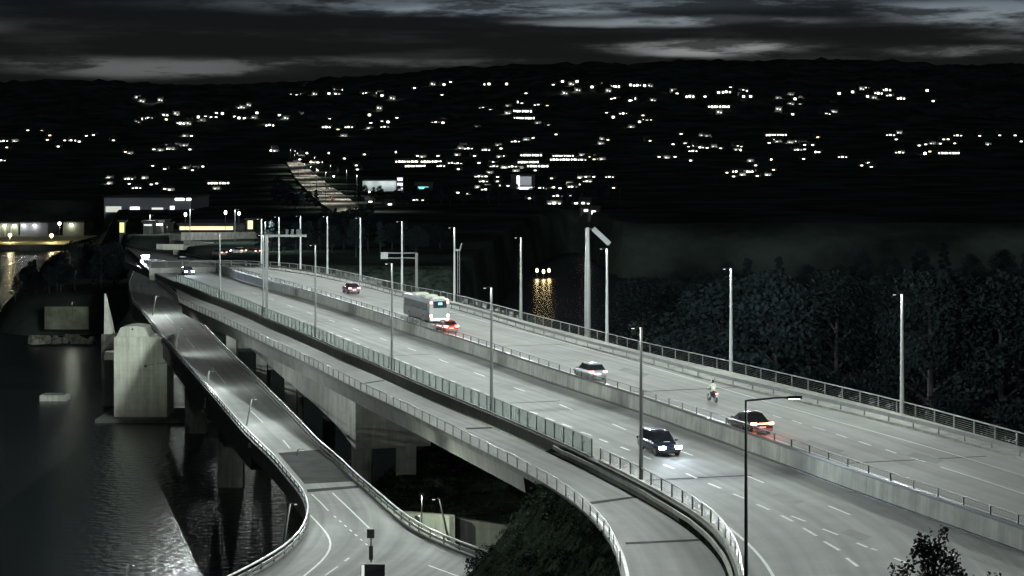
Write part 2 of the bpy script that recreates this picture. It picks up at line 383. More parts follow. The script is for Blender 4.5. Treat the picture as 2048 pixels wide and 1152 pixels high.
# median wall with its railing
mw = empty('median_wall', MB[len(MB) // 2].copy(), 0, 'long pale concrete wall between the two carriageways with a railing along its top', 'wall')
def under(o, root): o.matrix_parent_inverse = Matrix.Translation(-root.location); return o
bm = bmesh.new(); sweep(bm, resample(MB, step=3), [(-.02, -.3), (-.5, -.3), (-.42, 1.22), (-.10, 1.22)]); under(link('wall_body', bm, conc, mw), mw)
bm = bmesh.new(); sweep(bm, resample(MB, step=3), [(.14, .004), (-.02, .004), (-.02, .10), (.14, .10)]); under(link('drain_strip', bm, dark, mw), mw)
MR = resample(offset(MB, -.26), step=2.9)
bm = bmesh.new(); sweep(bm, at(MR, 0), [(-.08, 1.23), (.08, 1.23), (.08, 1.42), (-.08, 1.42)]); under(link('base_rail', bm, dark, mw), mw)
bm = bmesh.new(); tube(bm, at(MR, 1.95), .045, 6); under(link('top_rail', bm, galv, mw), mw)
bm = bmesh.new()
for z in (1.55, 1.68, 1.81): tube(bm, at(MR, z), .012, 4)
under(link('rail_wires', bm, meshd, mw), mw)
bm = bmesh.new(); box(bm, (0, 0, .35), (.09, .09, .72)); post0 = link('rail_post', bm, dark, mw)
near = sorted(MR, key=lambda p: p.y)[:95]
post0.location = Vector((near[0].x, near[0].y, 1.22)) - mw.location
for p in near[1:]: inst(post0, mw, Vector((p.x, p.y, 1.22)) - mw.location)

# far railing
fr = empty('outer_railing', FR[len(FR) // 2].copy(), 0, 'long pale steel railing on the outer edge of the far carriageway, before the dark trees', 'railing')
F2 = resample(FR, step=3.0)
bm = bmesh.new(); tube(bm, at(F2, 2.12), .06, 6); under(link('top_rail', bm, galv, fr), fr)
bm = bmesh.new()
for z in (1.3, 1.45, 1.6, 1.75, 1.9): tube(bm, at(F2, z), .02, 4)
under(link('rail_bars', bm, dark, fr), fr)
bm = bmesh.new(); box(bm, (0, 0, .5), (.1, .1, 1.05)); post1 = link('rail_post', bm, galv, fr)
near = sorted(F2, key=lambda p: p.y)[:98]
post1.location = Vector((near[0].x, near[0].y, 1.14)) - fr.location
for p in near[1:]: inst(post1, fr, Vector((p.x, p.y, 1.14)) - fr.location)
# guardrail in front of the pavement
gr = empty('guardrail', KR[len(KR) // 2].copy(), 0, 'low steel guardrail between the far carriageway and its narrow pavement', 'guardrail')
K2 = resample(KR, step=3.6)
bm = bmesh.new(); sweep(bm, at(K2, 0), [(-.06, 1.5), (.02, 1.5), (.02, 1.8), (-.06, 1.8)]); under(link('rail_beam', bm, galv, gr), gr)
bm = bmesh.new(); box(bm, (0, 0, .35), (.1, .1, .7)); post2 = link('rail_post', bm, galv, gr)
near = sorted(K2, key=lambda p: p.y)[:80]
post2.location = Vector((near[0].x, near[0].y, 1.0)) - gr.location
for p in near[1:]: inst(post2, gr, Vector((p.x, p.y, 1.0)) - gr.location)

# panelled fence + open railing on the near edge
FN = resample(cutpx(EL, 350, 1193), step=2.15)
fe = empty('panel_fence', FN[len(FN) // 2].copy(), 0, 'long fence of pale see-through panels between dark posts along the near edge of the bridge', 'fence')
pm = bpy.data.materials.new('clear_panel'); pm.use_nodes = True; n = pm.node_tree.nodes; l = pm.node_tree.links
tr = n.new('ShaderNodeBsdfTransparent'); tr.inputs[0].default_value = (.82, .86, .84, 1); mx = n.new('ShaderNodeMixShader')
b_ = n.new('ShaderNodeBsdfTranslucent'); b_.inputs['Color'].default_value = (.33, .355, .34, 1)
ns = n.new('ShaderNodeTexNoise'); ns.inputs['Scale'].default_value = .4; mr = n.new('ShaderNodeMapRange'); mr.inputs[3].default_value = .3; mr.inputs[4].default_value = .6
tcn = n.new('ShaderNodeTexCoord'); l.new(tcn.outputs['Object'], ns.inputs['Vector']); l.new(ns.outputs[0], mr.inputs[0]); l.new(mr.outputs[0], mx.inputs[0])
l.new(tr.outputs[0], mx.inputs[1]); l.new(b_.outputs[0], mx.inputs[2]); l.new(mx.outputs[0], n['Material Output'].inputs[0])
bm = bmesh.new(); sweep(bm, at(FN, 0), [(-.01, .12), (.01, .12), (.01, 1.28), (-.01, 1.28)]); under(link('clear_panels', bm, pm, fe), fe)
bm = bmesh.new(); tube(bm, at(FN, 1.33), .05, 6); under(link('top_rail', bm, galv, fe), fe)
bm = bmesh.new(); sweep(bm, at(FN, 0), [(-.16, .0), (.16, .0), (.16, .12), (-.16, .12)]); under(link('kerb', bm, conc, fe), fe)
bm = bmesh.new(); box(bm, (0, 0, .66), (.12, .12, 1.3)); post3 = link('post', bm, dark, fe)
near = sorted(FN, key=lambda p: p.y)[:98]
post3.location = Vector((near[0].x, near[0].y, 0)) - fe.location
for p in near[1:]: inst(post3, fe, Vector((p.x, p.y, 0)) - fe.location)
RN = resample([p for p in EL if px_of(p) > 1196 or p.y < 125], step=2.2)
rn = empty('dark_railing', RN[0].copy(), 0, 'dark mesh railing on a pale kerb, curving down where the panel fence ends', 'railing')
bm = bmesh.new(); sweep(bm, at(RN, 0), [(-.2, -.1), (.14, -.1), (.14, .16), (-.2, .16)]); under(link('kerb', bm, concl, rn), rn)
bm = bmesh.new(); tube(bm, at(RN, .98), .05, 6); under(link('top_rail', bm, dark, rn), rn)
bm = bmesh.new()
for z in (.3, .42, .54, .66, .78, .88): tube(bm, at(RN, z), .014, 4)
under(link('mesh_wires', bm, dark, rn), rn)
bm = bmesh.new(); box(bm, (0, 0, .5), (.09, .09, .98)); post4 = link('post', bm, dark, rn)
post4.location = Vector((0, 0, 0))
for p in RN[1:]: inst(post4, rn, Vector((p.x, p.y, 0)) - rn.location)

# walkway bridge
bm = bmesh.new(); ribbon(bm, WL, WR, 120); tag(link('cycle_path', bm, asph2), kind='structure')
wb = empty('footbridge', WL[len(WL) // 2].copy(), 0, 'slim concrete footbridge carrying the pale cycle path below the highway fence', 'bridge')
WLb = [p for p in WL if p.y > 100]
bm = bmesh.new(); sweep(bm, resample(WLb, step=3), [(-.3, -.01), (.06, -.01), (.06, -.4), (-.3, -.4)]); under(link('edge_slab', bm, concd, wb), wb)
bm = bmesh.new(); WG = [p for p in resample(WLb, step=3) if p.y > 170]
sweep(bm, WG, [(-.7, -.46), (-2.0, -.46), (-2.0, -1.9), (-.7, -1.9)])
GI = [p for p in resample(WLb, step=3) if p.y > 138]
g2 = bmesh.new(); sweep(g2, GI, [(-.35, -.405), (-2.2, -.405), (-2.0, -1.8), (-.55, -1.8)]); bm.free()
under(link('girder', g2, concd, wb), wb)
wl = empty('path_railing', WL[len(WL) // 2].copy(), 0, 'grey steel railing along the outer edge of the cycle path, over the dark slope', 'railing')
W2 = resample([p for p in WL if p.y > 105], step=2.4)
bm = bmesh.new(); tube(bm, at(W2, -.30), .04, 6); under(link('top_rail', bm, dark, wl), wl)
bm = bmesh.new()
for z in (-1.0, -.88, -.76, -.64, -.52, -.41): tube(bm, at(W2, z), .017, 4)
under(link('rail_bars', bm, galv, wl), wl)
bm = bmesh.new(); box(bm, (0, 0, .4), (.08, .08, .8)); post5 = link('post', bm, galv, wl)
near = sorted(W2, key=lambda p: p.y)[:98]
post5.location = Vector((near[0].x, near[0].y, -1.1)) - wl.location
for p in near[1:]: inst(post5, wl, Vector((p.x, p.y, -1.1)) - wl.location)
# grass embankment between slip road and path
E3 = [p for p in EL if p.y < 143]; W3 = [p for p in WR if p.y < 148]
bm = bmesh.new(); A = resample(offset(E3, .3), 60); B = resample(W3, 60)
lay = [A, [a.lerp(b, .45) + Vector((0, 0, -.1)) for a, b in zip(A, B)], [a.lerp(b, .75) for a, b in zip(A, B)], B]
lay = [[Vector((p.x, p.y, z + .08 * noise.noise(p * .7))) for p in row] for row, z in zip(lay, (-.12, -.5, -.85, -1.13))]
for r0, r1 in zip(lay, lay[1:]): ribbon(bm, r0, r1, 60)
tag(link('grass_verge', bm, grassm), kind='structure')
bm = bmesh.new(); K = [p for p in lay[1]]
sweep(bm, resample(K, step=2), [(-.1, -.1), (.1, -.1), (.1, .18), (-.1, .18)])
tag(link('retaining_kerb', bm, concl), 'low pale concrete kerb wall running along the grass strip beside the cycle path', 'kerb wall')
WW = resample([p for p in WL if p.y < 145], 90); bm = bmesh.new(); lay = []
for k in range(12):
    lay.append([])
    for p in WW:
        top = -1.16 - max(0, p.y - 134) * 1.1; z = top + (-14.2 - top) * (k / 11) ** .9
        lay[-1].append(Vector((p.x - k * 1.0, p.y - k * .25, z + (.5 * noise.fractal(Vector((p.x * .8 + k * .5, p.y * .45, 7)), 1, 2, 3) if k else 0))))
for r0, r1 in zip(lay, lay[1:]): ribbon(bm, r0, r1, 90)
tag(link('slope', bm, grassm, smooth=True), kind='structure'); SLOPE = lay
bm = bmesh.new(); WS = resample([p for p in WL if p.y < 124], step=2)
line(bm, offset(WS, -.3), .2); bm.free(); bm = bmesh.new()
def strip(bm, pts, z):
    vs = [bm.verts.new(P(x, y, z) + Vector((0, 0, .008))) for x, y in pts]; bm.faces.new(vs)
for q in (((930, 856), (983, 854), (986, 857), (934, 859)), ((1178, 1004), (1274, 992), (1278, 995), (1184, 1009)), ((720, 767), (768, 760), (770, 761.5), (723, 769)), ((1250, 1085), (1402, 1078), (1404, 1082), (1252, 1089))): strip(bm, q, -1.1)
tag(link('path_joints', bm, asphd), kind='structure')
bm = bmesh.new()
for q in (((1262, 838), (1300, 852), (1282, 858), (1245, 843)), ((1560, 985), (1610, 1003), (1588, 1010), (1540, 991)), ((1000, 764), (1040, 777), (1022, 782), (984, 768)), ((1700, 1058), (1744, 1074), (1722, 1082), (1680, 1065)), ((610, 632), (640, 641), (628, 645), (598, 636))): strip(bm, q, 0)
for q in (((1620, 880), (1690, 902), (1668, 909), (1600, 887)), ((1830, 905), (1890, 921), (1872, 928), (1812, 911)), ((1250, 735), (1300, 749), (1284, 755), (1236, 741))): strip(bm, q, 1.0)
tag(link('repair_patches', bm, mat('asphalt_repair', (.115, .122, .116), .85, var=.2, scale=.5)), kind='structure')
bm = bmesh.new(); E_, M_ = resample(EL, step=1), resample(MB, step=1)
for pts_, z0, a_, b_c in ((E_, 0, .3, -11), (M_, 1.0, -1.2, -15)):
    for Yj in (128, 166, 205, 245, 290):
        p = min(pts_, key=lambda p: abs(p.y - Yj)); i_ = pts_.index(p); t_ = (pts_[i_ + 1] - pts_[i_ - 1]); n_ = Vector((t_.y, -t_.x, 0)).normalized(); t_ = t_.normalized()
        b_c2 = -(8.2 if z0 == 0 else 12.5)
        vs = [bm.verts.new(Vector((q.x, q.y, z0 + .006))) for q in (p - n_ * .3, p + n_ * b_c2, p + n_ * b_c2 + t_ * .28, p - n_ * .3 + t_ * .28)]; bm.faces.new(vs)
tag(link('expansion_joints', bm, asphd), kind='structure')
bm = bmesh.new(); WS = resample([p for p in WL if p.y < 124], step=2); line(bm, offset(WS, -.3), .2)
tag(link('path_edge_stripe', bm, paint), kind='structure')

# ------------------------------------------------------------------ lower road and its bridge
LLr = at(offset(LL, .0), -8); LRr = at(LR, -8)
bm = bmesh.new(); ribbon(bm, at(LL, -8), at(LR, -8), 150); tag(link('lower_road', bm, asph), kind='structure')
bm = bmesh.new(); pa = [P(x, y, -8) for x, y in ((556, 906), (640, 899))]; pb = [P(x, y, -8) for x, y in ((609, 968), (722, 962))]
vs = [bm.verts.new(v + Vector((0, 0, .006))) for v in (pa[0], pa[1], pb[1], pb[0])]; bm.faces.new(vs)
tag(link('painted_shade_patch', bm, asphd), kind='structure')  # dark colour painted in for the unlit stretch of road
bm = bmesh.new(); vs = [bm.verts.new(P(x, y, -8) + Vector((0, 0, .010))) for x, y in ((613, 979), (716, 971), (718, 976), (615, 985))]; bm.faces.new(vs)
tag(link('expansion_joint', bm, asphd), kind='structure')
lb = empty('lower_bridge', P(400, 740, -8), 0, 'narrow two-lane road bridge at lower left, descending below the highway', 'bridge')
G = [p for p in resample(LL, step=3) if p.y > 195]; G2 = [p for p in resample(LR, step=3) if p.y > 195]
bm = bmesh.new(); g = at(G, -8); sweep(bm, g, [(-.25, -.02), (.3, -.02), (.3, -.6), (-.25, -.6)])
g = at(G2, -8); sweep(bm, g, [(-.3, -.02), (.25, -.02), (.25, -.6), (-.3, -.6)]); under(link('edge_beam', bm, concd, lb), lb)
bm = bmesh.new(); ribbon(bm, at(G, -8.61), at(G, -10.9), 80); ribbon(bm, at(G, -10.9), at(G2, -10.9), 80); ribbon(bm, at(G2, -10.9), at(G2, -8.61), 80)
under(link('girder', bm, concd, lb), lb)
bm = bmesh.new(); J = [p for p in LL if p.y <= 200]; ribbon(bm, at(J, -8.03), [Vector((p.x, p.y, -9.6)) for p in J], 60)
J2 = [p for p in LR if p.y <= 200]; ribbon(bm, at(J2, -8.03), [Vector((p.x, p.y, -16)) for p in J2], 60)
under(link('retaining_wall', bm, concd, lb), lb)
for x in (340, 430, 505):
    q = near_pt(LL, x); q2 = near_pt(LR, x + 60); c = q.lerp(q2, .5) if abs(q.y - q2.y) < 30 else q + Vector((4, 0, 0)); bm = bmesh.new(); box(bm, (c.x, c.y, -17.5), (3.2, 1.6, 13)); bmesh.ops.bevel(bm, geom=bm.edges, offset=.1, segments=1); under(link('pier', bm, conc, lb), lb)
def lower_rail(name, pts, label, side):
    T = resample(pts, step=2.6); root = empty(name, T[len(T) // 2].copy(), 0, label, 'guardrail')
    root.location.z = -8
    bm = bmesh.new(); tube(bm, at(T, -7.15), .075, 6); under(link('top_rail', bm, railb, root), root)
    bm = bmesh.new(); sweep(bm, at(T, 0), [(-.04, -7.66), (.04, -7.66), (.04, -7.46), (-.04, -7.46)]); under(link('lower_rail', bm, galv, root), root)
    bm = bmesh.new(); sweep(bm, at(T, 0), [(-.16, -7.99), (.16, -7.99), (.16, -7.82), (-.16, -7.82)]); under(link('kerb', bm, concd, root), root)
    bm = bmesh.new(); box(bm, (0, 0, .42), (.1, .1, .84)); p0 = link('post', bm, dark, root)
    near = sorted(T, key=lambda p: p.y)[:98]
    p0.location = Vector((near[0].x, near[0].y, -8)) - root.location
    for p in near[1:]: inst(p0, root, Vector((p.x, p.y, -8)) - root.location)
lower_rail('bridge_guardrail', LL, 'steel guardrail on the water side of the lower road, curling round to the bottom edge', -1)
lower_rail('bridge_guardrail', LR, 'steel guardrail on the landward side of the lower road, in front of the pale wall', 1)
# big pier of the lower bridge with a domed cap
PY = 305.0
def pier_big():
    root = empty('bridge_pier', Q(280, 840, PY), 0, 'big floodlit concrete pier block with domed cap standing in the water at lower left', 'pier')
    b0 = Q(228, 838, PY); b1 = Q(334, 838, PY); t0 = Q(227, 674, PY)
    cx = (b0.x + b1.x) / 2; w = b1.x - b0.x; h = t0.z - b0.z
    bm = bmesh.new(); box(bm, (cx, PY + 3, b0.z + h / 2), (w, 6, h)); bmesh.ops.bevel(bm, geom=bm.edges, offset=.12, segments=2)
    under(link('shaft', bm, concl, root), root)
    c0 = Q(231, 673, PY); c1 = Q(297, 673, PY); cw = c1.x - c0.x; ccx = (c0.x + c1.x) / 2; z0 = t0.z + .01
    bm = bmesh.new(); prof = [(-.5, 0), (-.40, 1.0), (-.36, 1.45), (-.2, 1.65), (0, 1.72), (.2, 1.65), (.36, 1.45), (.40, 1.0), (.5, 0)]
    fr_ = [bm.verts.new((ccx + a * cw, PY + .4, z0 + b)) for a, b in prof]; bk = [bm.verts.new((ccx + a * cw, PY + 5.6, z0 + b)) for a, b in prof]
    bm.faces.new(fr_); bm.faces.new(bk[::-1])
    for i in range(len(prof)): j = (i + 1) % len(prof); bm.faces.new((fr_[i], fr_[j], bk[j], bk[i]))
    under(link('cap', bm, concl, root), root)
    bm = bmesh.new(); tube(bm, [(ccx, PY + .42, z0 + 1.2), (ccx, PY + .3, z0 + 1.2)], .16, 12); under(link('drain_hole', bm, dark, root), root)
    return root
pier_big()
bm = bmesh.new(); a = Q(205, 838, 322); b2 = Q(229, 838, 322); tz = Q(210, 705, 322).z
box(bm, ((a.x + b2.x) / 2, 324, (tz + a.z) / 2), (b2.x - a.x, 4, tz - a.z), taper=.8); bmesh.ops.bevel(bm, geom=bm.edges, offset=.5, segments=3)
tag(link('old_pier', bm, concl), 'narrow rounded concrete pier just left of and behind the big domed pier', 'pier')
bm = bmesh.new(); a = Q(198, 838, PY); b2 = Q(432, 838, PY)
box(bm, ((a.x + b2.x) / 2, PY + 4, -21.2), (b2.x - a.x, 14, 1.5)); bmesh.ops.bevel(bm, geom=bm.edges, offset=.15, segments=1)
tag(link('pier_platform', bm, concd), 'low dark concrete platform in the water at the foot of the big pier', 'platform')
# pale tapered pylon left of the pier
bm = bmesh.new(); a = Q(208, 668, 360); top = Q(208.5, 588, 360); b2 = Q(226, 668, 360)
vs = [bm.verts.new(v) for v in ((a.x, 360, a.z), (b2.x, 360, a.z), (b2.x, 362, a.z), (a.x, 362, a.z), (top.x - .12, 360.8, top.z), (top.x + .12, 360.8, top.z), (top.x + .12, 361.2, top.z), (top.x - .12, 361.2, top.z))]
for f in ((3, 2, 1, 0), (4, 5, 6, 7), (0, 1, 5, 4), (1, 2, 6, 5), (2, 3, 7, 6), (3, 0, 4, 7)): bm.faces.new([vs[i] for i in f])
pyl = link('spire', bm, concl); py_root = empty('tapered_pylon', (a.x + 1, 361, -21), 0, 'slim pale tapered pylon rising to a point left of the big pier', 'pylon')
pyl.parent = py_root; under(pyl, py_root)
bm = bmesh.new(); box(bm, ((a.x + b2.x) / 2, 361, (a.z - 22) / 2 - .0), (b2.x - a.x + .8, 3, a.z + 22 - .02)); under(link('base', bm, concd, py_root), py_root)
# slender struts/legs of the lower bridge under the road
for (x, y, lab) in ((395, 775, 0), (455, 850, 0), (530, 925, 0)):
    pass
# ------------------------------------------------------------------ painted markings
bm = bmesh.new()
def dash(x0, y0, x1, y1, z, w=.15, ext=0.0):
    a, b = P(x0, y0, z), P(x1, y1, z); line(bm, [a, b], w, .012)
for d in ((1058,823,1075,828),(1092,836,1109,842),(1125,848,1144,855),(1162,864,1183,871),(1198,878,1216,885),(1241,894,1259,901),(1286,912,1302,919),(1327,929,1348,938),(1372,947,1394,957),(1417,967,1442,977),(1467,988,1488,997),(1514,1009,1539,1020),(1562,1031,1586,1043),(1606,1056,1633,1072),(1648,1083,1679,1101),(1693,1116,1715,1133),(891,759,909,764),(915,768,933,774),(942,777,960,783),(966,787,984,793),(994,799,1011,805),(1025,811,1042,817),(868,750,884,755),(846,741,862,746),(824,732,840,737),(803,723,818,728),(783,715,797,720),(763,707,777,712),(744,699,757,704),(726,692,738,696),(708,685,720,689),(690,677,702,681),(672,670,684,674),(655,663,667,667),(1745,1160,1770,1178)): dash(*d, 0, .20)
for d in ((1582,1032,1611,1043),(1645,1058,1676,1070),(1713,1086,1735,1095),(1742,1097,1754,1101),(1788,1116,1812,1126)): dash(*d, 0, .18)
for d in ((1119,809,1145,820),(1225,848,1252,860),(1357,901,1385,911),(1494,952,1528,966),(1657,1012,1701,1030),(1856,1090,1909,1111),(1028,775,1050,783),(948,745,970,753),(878,719,897,726),(815,696,832,702),(759,676,773,681),(706,657,719,662),(658,640,670,644),(614,624,625,628),(574,610,585,614),(538,597,548,600),(505,585,514,588)): dash(*d, 0, .15)
line(bm, smooth(poly([(1440,1042),(1456,1053),(1475,1067),(1489,1079),(1505,1092),(1520,1110),(1537,1130),(1550,1152),(1562,1185)], 0), 1), .18)
line(bm, [p for p in offset(EL, -.9 - .4) if p.y > 139][::2], .12) if False else None
for d in ((1510,821,1524,825),(1546,831,1562,836),(1584,841,1604,848),(1625,854,1650,861),(1672,868,1694,876),(1718,883,1742,891),(1771,899,1793,907),(1822,916,1851,924)): dash(*d, 1.0, .14)
line(bm, poly([(1881,934),(1960,959),(2048,988),(2120,1012)], 1.0), .17)
line(bm, W1, .11)
NEL = at(offset(MB, -1.6), 1.0); line(bm, [p for p in NEL if p.y < 300][::1], .13)
tag(link('road_markings', bm, paint), kind='structure')
bm = bmesh.new()
for pl, w in (([(665,986),(700,1019),(738,1056)], .14), ([(623,988),(640,1004),(657,1022)], .12), ([(621,1031),(645,1056),(662,1074),(670,1085),(668,1095),(659,1109),(640,1128),(609,1152),(585,1170)], .15), ([(857,1131),(885,1142),(916,1153),(960,1168)], .14), ([(698,1116),(690,1122)], .2), ([(676,1133),(650,1151)], .12),
    ([(330,629),(347,647)], .13), ([(372,676),(389,696)], .13), ([(424,735),(451,767)], .13), ([(502,822),(526,845)], .13), ([(566,880),(580,897)], .13)):
    line(bm, poly(pl, -8) if len(pl) < 4 else smooth(poly(pl, -8), 1), w)
for i in range(7):
    x = 668 + i * 10.5; y = 1032 + i * 9.2; line(bm, poly([(x, y), (x + 4, y + 3.5)], -8), .13)
tag(link('lower_road_markings', bm, paint), kind='structure')

# ------------------------------------------------------------------ lamp posts
def lamp_post(name, base, h, label, group, rad=.10, head=1, arm=.7, ang=0.0, power=LAMP_W, lean=(0, 0), glow=True, cat='lamp post', headm=lensoff, lin=False):
    root = empty(name, base, 0, label, cat, group)
    top = Vector((lean[0], lean[1], h))
    bm = bmesh.new(); tube(bm, [(0, 0, 0), top * .5, top], [rad * 1.35, rad * 1.0, rad * .72], 8); link('pole', bm, pole_l if group == 'lamp posts along the outer railing' else pole_m, root)
    d = Vector((math.cos(ang), math.sin(ang), 0))
    bm = bmesh.new(); tube(bm, [top - Vector((0, 0, .1)), top + d * arm * .5 + Vector((0, 0, .08)), top + d * arm], [.028, .024, .02], 6); link('arm', bm, lensoff, root)
    hc = top + d * (arm + .2)
    bm = bmesh.new(); box(bm, hc, (.26, .14, .07), ang, taper=.7); hd = link('lamp_head', bm, headm, root)
    bm = bmesh.new(); box(bm, hc - Vector((0, 0, .05)), (.2, .1, .02), ang); link('lens', bm, lensS, hd)
    if glow:
        plo = point_light('lamp_light', hc - Vector((0, 0, .2)), power, LAMPCOL, root, .1, lin=lin)
        if label.startswith('leaning lamp post on the lower road above'):                                    # shielded luminaire aimed across the road
            d2 = bpy.data.lights.new('lamp_light', 'SPOT'); od = plo.data; d2.energy = od.energy; d2.color = od.color; d2.shadow_soft_size = .1
            d2.spot_size = R(176); d2.spot_blend = 1.0; d2.use_nodes = True; ln = d2.node_tree.nodes; fo = ln.new('ShaderNodeLightFalloff'); fo.inputs['Strength'].default_value = .12
            d2.node_tree.links.new(fo.outputs['Linear'], ln['Emission'].inputs['Strength'])
            plo.data = d2; plo.rotation_euler = Vector((.85 * math.cos(ang), .42, -.5)).to_track_quat('-Z', 'Y').to_euler()
    return root
def atx(pts, x, z):
    p = near_pt(pts, x); 
    best = min(range(len(pts) - 1), key=lambda i: abs(px_of(pts[i]) - x))
    for i in range(max(0, best - 2), min(len(pts) - 1, best + 2)):
        a, b = px_of(pts[i]), px_of(pts[i + 1])
        if (a - x) * (b - x) <= 0 and a != b:
            return Vector((*pts[i].lerp(pts[i + 1], (x - a) / (b - a)).xy, z))
    return Vector((p.x, p.y, z))
ORD = ['nearest', 'second', 'third', 'fourth', 'fifth', 'sixth', 'seventh', 'eighth', 'ninth', 'tenth', 'eleventh']
for i, (x, yt) in enumerate(((1804, 588), (1462, 537), (1214, 497), (1042, 475), (909, 455), (804, 443), (721, 436), (655, 433), (601, 432), (558, 434), (523, 438))):
    p = atx(FR, x, 1.0); h = CZ - (yt - HZ) * p.y / F - 1.0
    lamp_post('lamp_post', p, h, ('%s tall lamp post counted from the right on the outer railing of the far carriageway' % ('first' if i == 0 else ORD[i])), 'lamp posts along the outer railing', rad=.14, arm=.5, ang=R(200), power=LAMP_W * (.62 if i < 5 else .40 if i < 8 else .26), lin=True)
for i, (x, yt) in enumerate(((1282, 655), (983, 575), (784, 527), (631, 490), (527, 470), (440, 467))):
    p = atx(offset(EL, -.05), x, 0.0); h = CZ - (yt - HZ) * p.y / F
    lamp_post('lamp_post', p, h, ('%s tall lamp post counted from the right on the near edge fence' % ('first' if i == 0 else ORD[i])), 'lamp posts along the near edge of the bridge', rad=.11, arm=.4, ang=R(200), power=LAMP_W * (.62 if i < 4 else .42), lin=True)
# off-frame neighbours of the two rows that light the foreground carriageways
for p, a, lab in ((Vector((38, 88, 1)), 200, 'lamp post beyond the right edge by the outer railing'),):
    lamp_post('lamp_post', p, 10, lab, None, rad=.13, ang=R(a), power=LAMP_W * .6, lin=True)
# foreground mast with the long arm
b0 = Vector(((1492 - 1024) * 84 / F, 84, 0)); ht = CZ - (800 - HZ) * 84 / F
fm = empty('street_lamp', b0, 0, 'tall dark foreground lamp post with one long straight arm reaching right', 'street lamp')
bm = bmesh.new(); tube(bm, [(0, 0, -1), (0, 0, ht * .5), (0, 0, ht)], [.10, .08, .055], 10); link('pole', bm, dark, fm)
tip = Vector((112 * 84 / F, 0, .18)); bm = bmesh.new(); tube(bm, [(0, 0, ht - .03), tip * .5 + Vector((0, 0, ht)), tip + Vector((0, 0, ht - .03))], [.045, .04, .035], 8); link('arm', bm, dark, fm)
bm = bmesh.new(); box(bm, tip + Vector((-.35, 0, ht - .06)), (.75, .3, .1), 0, taper=.7); hd = link('lamp_head', bm, lensoff, fm)
bm = bmesh.new(); box(bm, tip + Vector((-.35, 0, ht - .12)), (.5, .2, .02)); link('lens', bm, lampE, hd)
point_light('lamp_light', tip + Vector((-.35, 0, ht - .25)), LAMP_W * .25, LAMPCOL, fm, .1, lin=True)
# leaning lamp posts of the lower road
LLs = [('leftmost leaning lamp post far down the lower road', 312, 592, 303, 640, 1), ('leaning lamp post on the lower road above the big pier', 357, 656, 348, 742, 1),
       ('leaning lamp post half hidden below the edge of the lower road', 418, 742, 408, 817, 1),
       ('leaning lamp post with a small dark head midway along the lower road', 503, 798, 485, 895, 1),
       ('leaning lamp post in the unlit stretch of the lower road', 596, 899, 583, 960, 1),
       ('leaning white-lit lamp post inside the curl of the guardrail', 580, 1008, 567, 1088, 1),
       ('leaning lamp post in front of the pale underpass wall', 879, 998, 897, 1080, -1),
       ('lamp post top poking up from the bottom edge over the water', 257, 1130, 249, 1190, 1)]
for i, (lab, xt, yt, xb, yb, s) in enumerate(LLs):
    if i < 7: 
        ref = LL if s > 0 else LR
        p = P(xb, yb, -8.8 if i in (0, 5, 6) else -10.4)
    else: p = P(xb, yb, -16)
    top = Q(xt, yt, p.y); h = top.z - p.z
    lamp_post('path_lamp', p, h, lab, 'leaning lamp posts along the lower road', rad=.09 if i < 5 else .08, ang=0 if s > 0 else math.pi, arm=.25, lean=(top.x - p.x, 0), power=LAMP_W * (.8, .5, .4, .36, .0, .24, .16, .0)[i], lin=True, glow=i != 7)
# tall thick mast and other poles on the far side
p = atx(FR, 1176, 1.0); p.y += 1.2; h = CZ - (455 - HZ) * p.y / F - 1
gm = empty('sign_mast', p, 0, 'thick pale mast with a slanting panel at its top, midway along the far railing', 'mast')
bm = bmesh.new(); tube(bm, [(0, 0, -1), (0, 0, h * .6), (0, 0, h)], [.36, .32, .2], 12); link('mast_pole', bm, pole_m, gm)
a = Q(1186, 457, p.y) - p; b2 = Q(1219, 488, p.y) - p
bm = bmesh.new(); d = (b2 - a); nrm = Vector((d.z, 0, -d.x)).normalized() * .28
vs = []
for yy in (-.06, .06):
    for q in (a + nrm, a - nrm, b2 - nrm, b2 + nrm): vs.append(bm.verts.new(q + Vector((0, yy, 0))))
for f in ((0, 1, 2, 3), (7, 6, 5, 4), (0, 4, 5, 1), (1, 5, 6, 2), (2, 6, 7, 3), (3, 7, 4, 0)): bm.faces.new([vs[i] for i in f])
link('slanted_panel', bm, dark, gm)
bm = bmesh.new(); tube(bm, [(0, 0, h - .2), a + Vector((.1, 0, 0))], .07, 6); link('bracket', bm, dark, gm)
# twin camera pole at 915
p = atx(FR, 917, 1.0); p.y += .6; h = CZ - (500 - HZ) * p.y / F - 1
cp = empty('camera_pole', p, 0, 'thin lattice pole with a bracket on top, close beside a lamp post past the bus', 'pole')
bm = bmesh.new()
for dx in (-.14, .14): tube(bm, [(dx, 0, 0), (dx, 0, h)], .045, 6)
for k in range(12): tube(bm, [(-.14 if k % 2 else .14, 0, h * k / 12), (.14 if k % 2 else -.14, 0, h * (k + 1) / 12)], .02, 4)
link('lattice', bm, galv, cp)
bm = bmesh.new(); box(bm, (-.15, 0, h), (.8, .25, .25)); tube(bm, [(.2, 0, h), (.45, 0, h + .95)], .09, 6); link('camera_bracket', bm, pole_m, cp)
